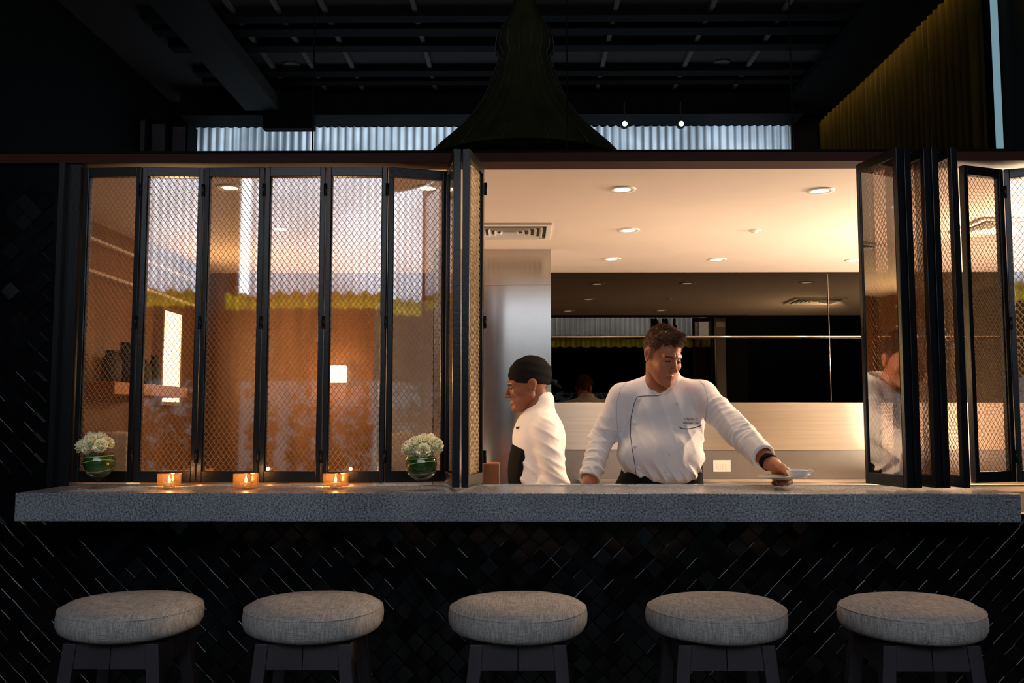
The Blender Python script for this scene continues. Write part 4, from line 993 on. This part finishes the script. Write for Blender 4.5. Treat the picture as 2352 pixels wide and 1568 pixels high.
for px, py in ((1467, 918), (1457, 971), (1459, 1026), (1467, 1074), (1556, 927), (1549, 985), (1538, 1041), (1530, 1083)):
    q = hit(px, py, .001)
    if q is not None:
        Rb = Matrix.Rotation(PI/2, 3, 'X'); child(MB().lathe([(0, .0028), (.0045, .0030), (.0072, .0022), (.0078, 0), (.006, -.002)], c=q, n=18, R=Rb).build('button', 'button'))
# embroidered name and title with the swoosh under it
def text_on(txt, px, py, size, wpx):
    cu = bpy.data.curves.new('embroidery', 'FONT'); cu.body = txt; cu.size = 1; cu.shear = .45; cu.align_x = 'CENTER'; cu.offset = .012; cu.resolution_u = 3
    o = bpy.data.objects.new('embroidery', cu); C.objects.link(o); bpy.context.view_layer.update()
    me = bpy.data.meshes.new_from_object(o.evaluated_get(bpy.context.evaluated_depsgraph_get())); bpy.data.objects.remove(o)
    xs_ = [v.co.x for v in me.vertices]; sx = wpx/(max(xs_)-min(xs_))
    for v in me.vertices:
        q = hit(px+v.co.x*sx, py-v.co.y*size-v.co.x*sx*(-.03), .0012)
        v.co = q if q is not None else Vector(P(px, py, 3.5))
    me.materials.append(M['piping']); ob_ = bpy.data.objects.new('embroidery', me); C.objects.link(ob_); return child(ob_)
tag(text_on('Charles C.', 1587, 965, 8.5, 31), 'dark script name embroidered on the chest')
tag(text_on('Executive Chef', 1586, 973.5, 8, 37), 'dark script job title embroidered on the chest')
sw = surf_line([(1560, 980), (1566, 984), (1580, 985), (1596, 982), (1610, 977)], 8)
tag(child(MB().tube(sw, [.0014]*1+[.0016]*(len(sw)-2)+[.0018], 6).build('embroidery', 'piping')), 'curved dark line under the chest embroidery')
# watch
wd_ = (W-EL).normalized(); wc_ = EL+(W-EL)*.985
qx = wd_.orthogonal().normalized(); qy = wd_.cross(qx)
wt_ = MB()
V = []; F = []; n = 32
for j, (off, r_) in enumerate(((-.011, .0285), (-.011, .031), (.011, .0305), (.011, .0278))):
    for i in range(n): a = 2*PI*i/n; V.append(wc_+wd_*off+(qx*math.cos(a)+qy*math.sin(a))*r_)
for j in range(4):
    for i in range(n): F.append((j*n+i, j*n+(i+1) % n, ((j+1) % 4)*n+(i+1) % n, ((j+1) % 4)*n+i))
wo = child(mesh_np('watch', [tuple(v) for v in V], F, 'black_cloth')); tag(wo, 'black wristwatch strap')
tn = (Vector((.45, -.1, .9))-wd_*wd_.dot(Vector((.45, -.1, .9)))).normalized()
Rw = tn.to_track_quat('Z', 'Y').to_matrix()
fo = MB().lathe([(0, .007), (.014, .007), (.0165, .005), (.0165, -.002)], c=wc_+tn*.029, R=Rw, n=24).build('watch_case', 'chrome'); fo.parent = wo; fo.matrix_parent_inverse = inv
# saucer and cup
ct_ = Matrix.Rotation(math.radians(3), 3, 'Y')
sa = empty('saucer', sc_, 0, 'white saucer held in the chef\'s outstretched hand', 'saucer')
MB().lathe([(0, -.004), (.03, -.004), (.032, -.006), (.036, -.004), (.062, .001), (.086, .006), (.087, .0075), (.062, .0035), (.034, -.0015), (0, -.0015)], n=56, R=Matrix.Rotation(math.radians(-3), 3, 'Y')).build('plate', 'porcelain', sa)
cu_ = empty('cup', sc_+Vector((.038, -.024, -.001)), 0, 'small white cup on the saucer in the chef\'s hand', 'cup')
MB().lathe([(0, 0), (.016, 0), (.019, .003), (.028, .010), (.034, .020), (.0365, .027), (.035, .0272), (.0325, .020), (.026, .011), (.016, .005), (0, .004)], n=40).build('bowl', 'porcelain', cu_)
hp = [(.040+.011*math.cos(a), -.012, .015+.011*math.sin(a)) for a in np.linspace(0, 2*PI, 28, endpoint=False)]
MB().tube(hp, .0036, 8, True).build('handle', 'porcelain', cu_)

# ---------------------------------------------------------------- the cook in profile
CKY = 4.30
cook = empty('person', (P(1235, 1000, CKY).x, CKY, 0), 0, 'cook in black cap and white jacket walking to the left behind the bar', 'person')
inv2 = Matrix.Translation(-cook.location)
def child2(o): o.parent = cook; o.matrix_parent_inverse = inv2; return o
HO2 = P(1213, 884, CKY); HR2 = Matrix.Rotation(math.radians(-86), 3, 'Z') @ Matrix.Rotation(math.radians(10), 3, 'X'); H2 = np.array(HR2); O2 = np.array(HO2)
def hw2(v): return HO2+HR2 @ Vector(v)
V1, F1, M1 = head_mesh(.98, .0035); V1 = V1 @ H2.T+O2
np2 = [(tuple(hw2((0, .03, -.04))), tuple(P(1236, 955, CKY)), .056, .062), (tuple(P(1236, 955, CKY)), tuple(P(1240, 1010, CKY)), .062, .10)]
V2, F2 = sdf_mesh(skin_f(np2, .02), *bounds(np2), .008)
hx = P(1240, 1110, CKY).x
lg = [((hx, CKY-.08, .90), (hx-.13, CKY-.09, .50), .085, .055), ((hx-.13, CKY-.09, .50), (hx-.10, CKY-.09, .10), .055, .038), ((hx-.09, CKY-.09, .04), (hx-.2, CKY-.09, .035), .035, .03),
      ((hx+.02, CKY+.08, .90), (hx+.08, CKY+.09, .50), .085, .055), ((hx+.08, CKY+.09, .50), (hx+.22, CKY+.09, .11), .055, .038), ((hx+.22, CKY+.09, .04), (hx+.12, CKY+.09, .035), .035, .03), ((hx, CKY, .93), tuple(P(1240, 1000, CKY)), .10, .10)]
V3, F3 = sdf_mesh(skin_f(lg, .03), *bounds(lg), .012)
ar = [[((hx+.05, CKY-.19, .98), (hx-.10, CKY-.19, .86), .036, .027)], [((hx-.10, CKY-.19, .86), (hx-.17, CKY-.185, .83), .026, .025)]]
for k in range(4):
    bz = .855-k*.017; ar.append(chain([(hx-.17, CKY-.185, .845-k*.010), (hx-.215, CKY-.185, bz-.012), (hx-.235, CKY-.17, bz-.03), (hx-.225, CKY-.155, bz-.045)], [.014, .010, .009, .0075]))
ar.append(chain([(hx-.16, CKY-.205, .85), (hx-.19, CKY-.22, .865), (hx-.215, CKY-.22, .865)], [.014, .011, .009]))
V4, F4 = sdf_mesh(multi_field(ar, .006, .006), *bounds([p for g in ar for p in g], .01), .004)
ar2 = [[((hx-.0, CKY+.17, 1.05), (hx-.06, CKY+.18, .90), .040, .027)]]
for k in range(4): ar2.append(chain([(hx-.06, CKY+.18, .90), (hx-.085+k*.014, CKY+.18, .83), (hx-.085+k*.014, CKY+.175, .80)], [.026, .010, .008]))
ar2.append(chain([(hx-.07, CKY+.18, .89), (hx-.105, CKY+.17, .85), (hx-.105, CKY+.165, .83)], [.02, .011, .009]))
V5, F5 = sdf_mesh(multi_field(ar2, .006, .006), *bounds([p for g in ar2 for p in g], .01), .005)
child2(join_parts('body', [(V1, F1, M1), (V2, F2, 0), (V3, F3, 0), (V4, F4, 0), (V5, F5, 0)], ['skin_dark', 'skin_dark', 'hair_black', 'eye_white', 'skin_dark'], None))
def cap_f(X, Y, Z):
    f = ell(X, Y, Z, (0, .018, .045), (.086, .104, .092)); f = f+.0012*np.sin(Z*160+Y*60)
    low = .022+np.clip((Y+.08)*-.22, -.05, .01)
    f = smax(f, low-Z, .004)
    f = smin(f, ell(X, Y, Z, (0, .118, -.006), (.020, .022, .012)), .008)
    tail = rc(X, Y, Z, (.012, .115, -.008), (.026, .145, -.035), .009, .005)
    return smin(f, tail, .005)
V, F = sdf_mesh(cap_f, (-.11, -.12, -.07), (.11, .17, .16), .004); child2(mesh_np('cap', V @ H2.T+O2, F, 'black_cloth'))
def cj_f(X, Y, Z):
    f = ell(X, Y, Z, tuple(P(1238, 1010, CKY)), (.125, .16, .16))
    f = smin(f, ell(X, Y, Z, tuple(P(1238, 1095, CKY)), (.128, .16, .14)), .05)
    f = smin(f, rc(X, Y, Z, tuple(P(1240, 975, CKY)), tuple(hw2((0, .045, -.085))), .075, .064), .02)
    sh_ = P(1252, 990, CKY-.13); el = P(1276, 1108, CKY-.18)
    a = smin(rc(X, Y, Z, tuple(sh_), tuple(el), .060, .052), rc(X, Y, Z, tuple(el), (hx-.06, CKY-.19, .90), .052, .042), .02)
    s = (Z-el.z); a = a-.006*(1-np.abs(np.sin((s*110+X*60)*.5)))**2
    sh2 = P(1252, 990, CKY+.13)
    b = smin(rc(X, Y, Z, tuple(sh2), (hx+.0, CKY+.18, 1.08), .060, .052), rc(X, Y, Z, (hx+.0, CKY+.18, 1.08), (hx-.04, CKY+.18, .95), .052, .042), .02)
    f = smin(smin(f, a, .02), b, .02)
    f = f-.008*(1-np.abs(np.sin((Z*75+X*60)*.5)))**2*np.exp(-((Z-1.02)/.12)**2)
    return smax(f, -rc(X, Y, Z, tuple(P(1238, 950, CKY)), tuple(hw2((0, .02, -.02))), .048, .062), .006)
V, F = sdf_mesh(cj_f, (hx-.26, CKY-.27, .84), (hx+.26, CKY+.28, 1.40), .006); cjk = child2(mesh_np('jacket', V, F, 'jacket'))
bv2 = BVHTree.FromPolygons([tuple(v) for v in V], [tuple(int(i) for i in q) for q in F])
q_ = bv2.ray_cast(CAM, ray(1192, 982).normalized())[0]
if q_ is not None: child2(tag(MB().box((q_.x-.014, q_.y-.003, q_.z-.005), (q_.x+.014, q_.y+.004, q_.z+.005)).build('name_badge', 'piping'), 'small dark bar badge on the chest'))
def apn(X, Y, Z):
    f = smax(ell(X, Y, Z, tuple(P(1236, 1085, CKY)), (.142, .165, .25)), X-(hx-.055+(1.1-Z)*.10), .01)
    return np.maximum(smax(f, Z-zat(996, CKY), .01), np.abs(Y-CKY)-.125)
V, F = sdf_mesh(apn, (hx-.3, CKY-.2, .70), (hx+.1, CKY+.2, 1.35), .007); child2(mesh_np('apron', V, F, 'black_cloth'))
V, F = sdf_mesh(skin_f([((hx, CKY-.08, .92), (hx-.13, CKY-.09, .50), .10, .075), ((hx-.13, CKY-.09, .50), (hx-.10, CKY-.09, .12), .075, .06), ((hx+.02, CKY+.08, .92), (hx+.08, CKY+.09, .50), .10, .075), ((hx+.08, CKY+.09, .50), (hx+.21, CKY+.09, .13), .075, .06)], .03), (hx-.3, CKY-.25, .03), (hx+.36, CKY+.25, 1.05), .012); child2(mesh_np('trousers', V, F, 'black_cloth'))
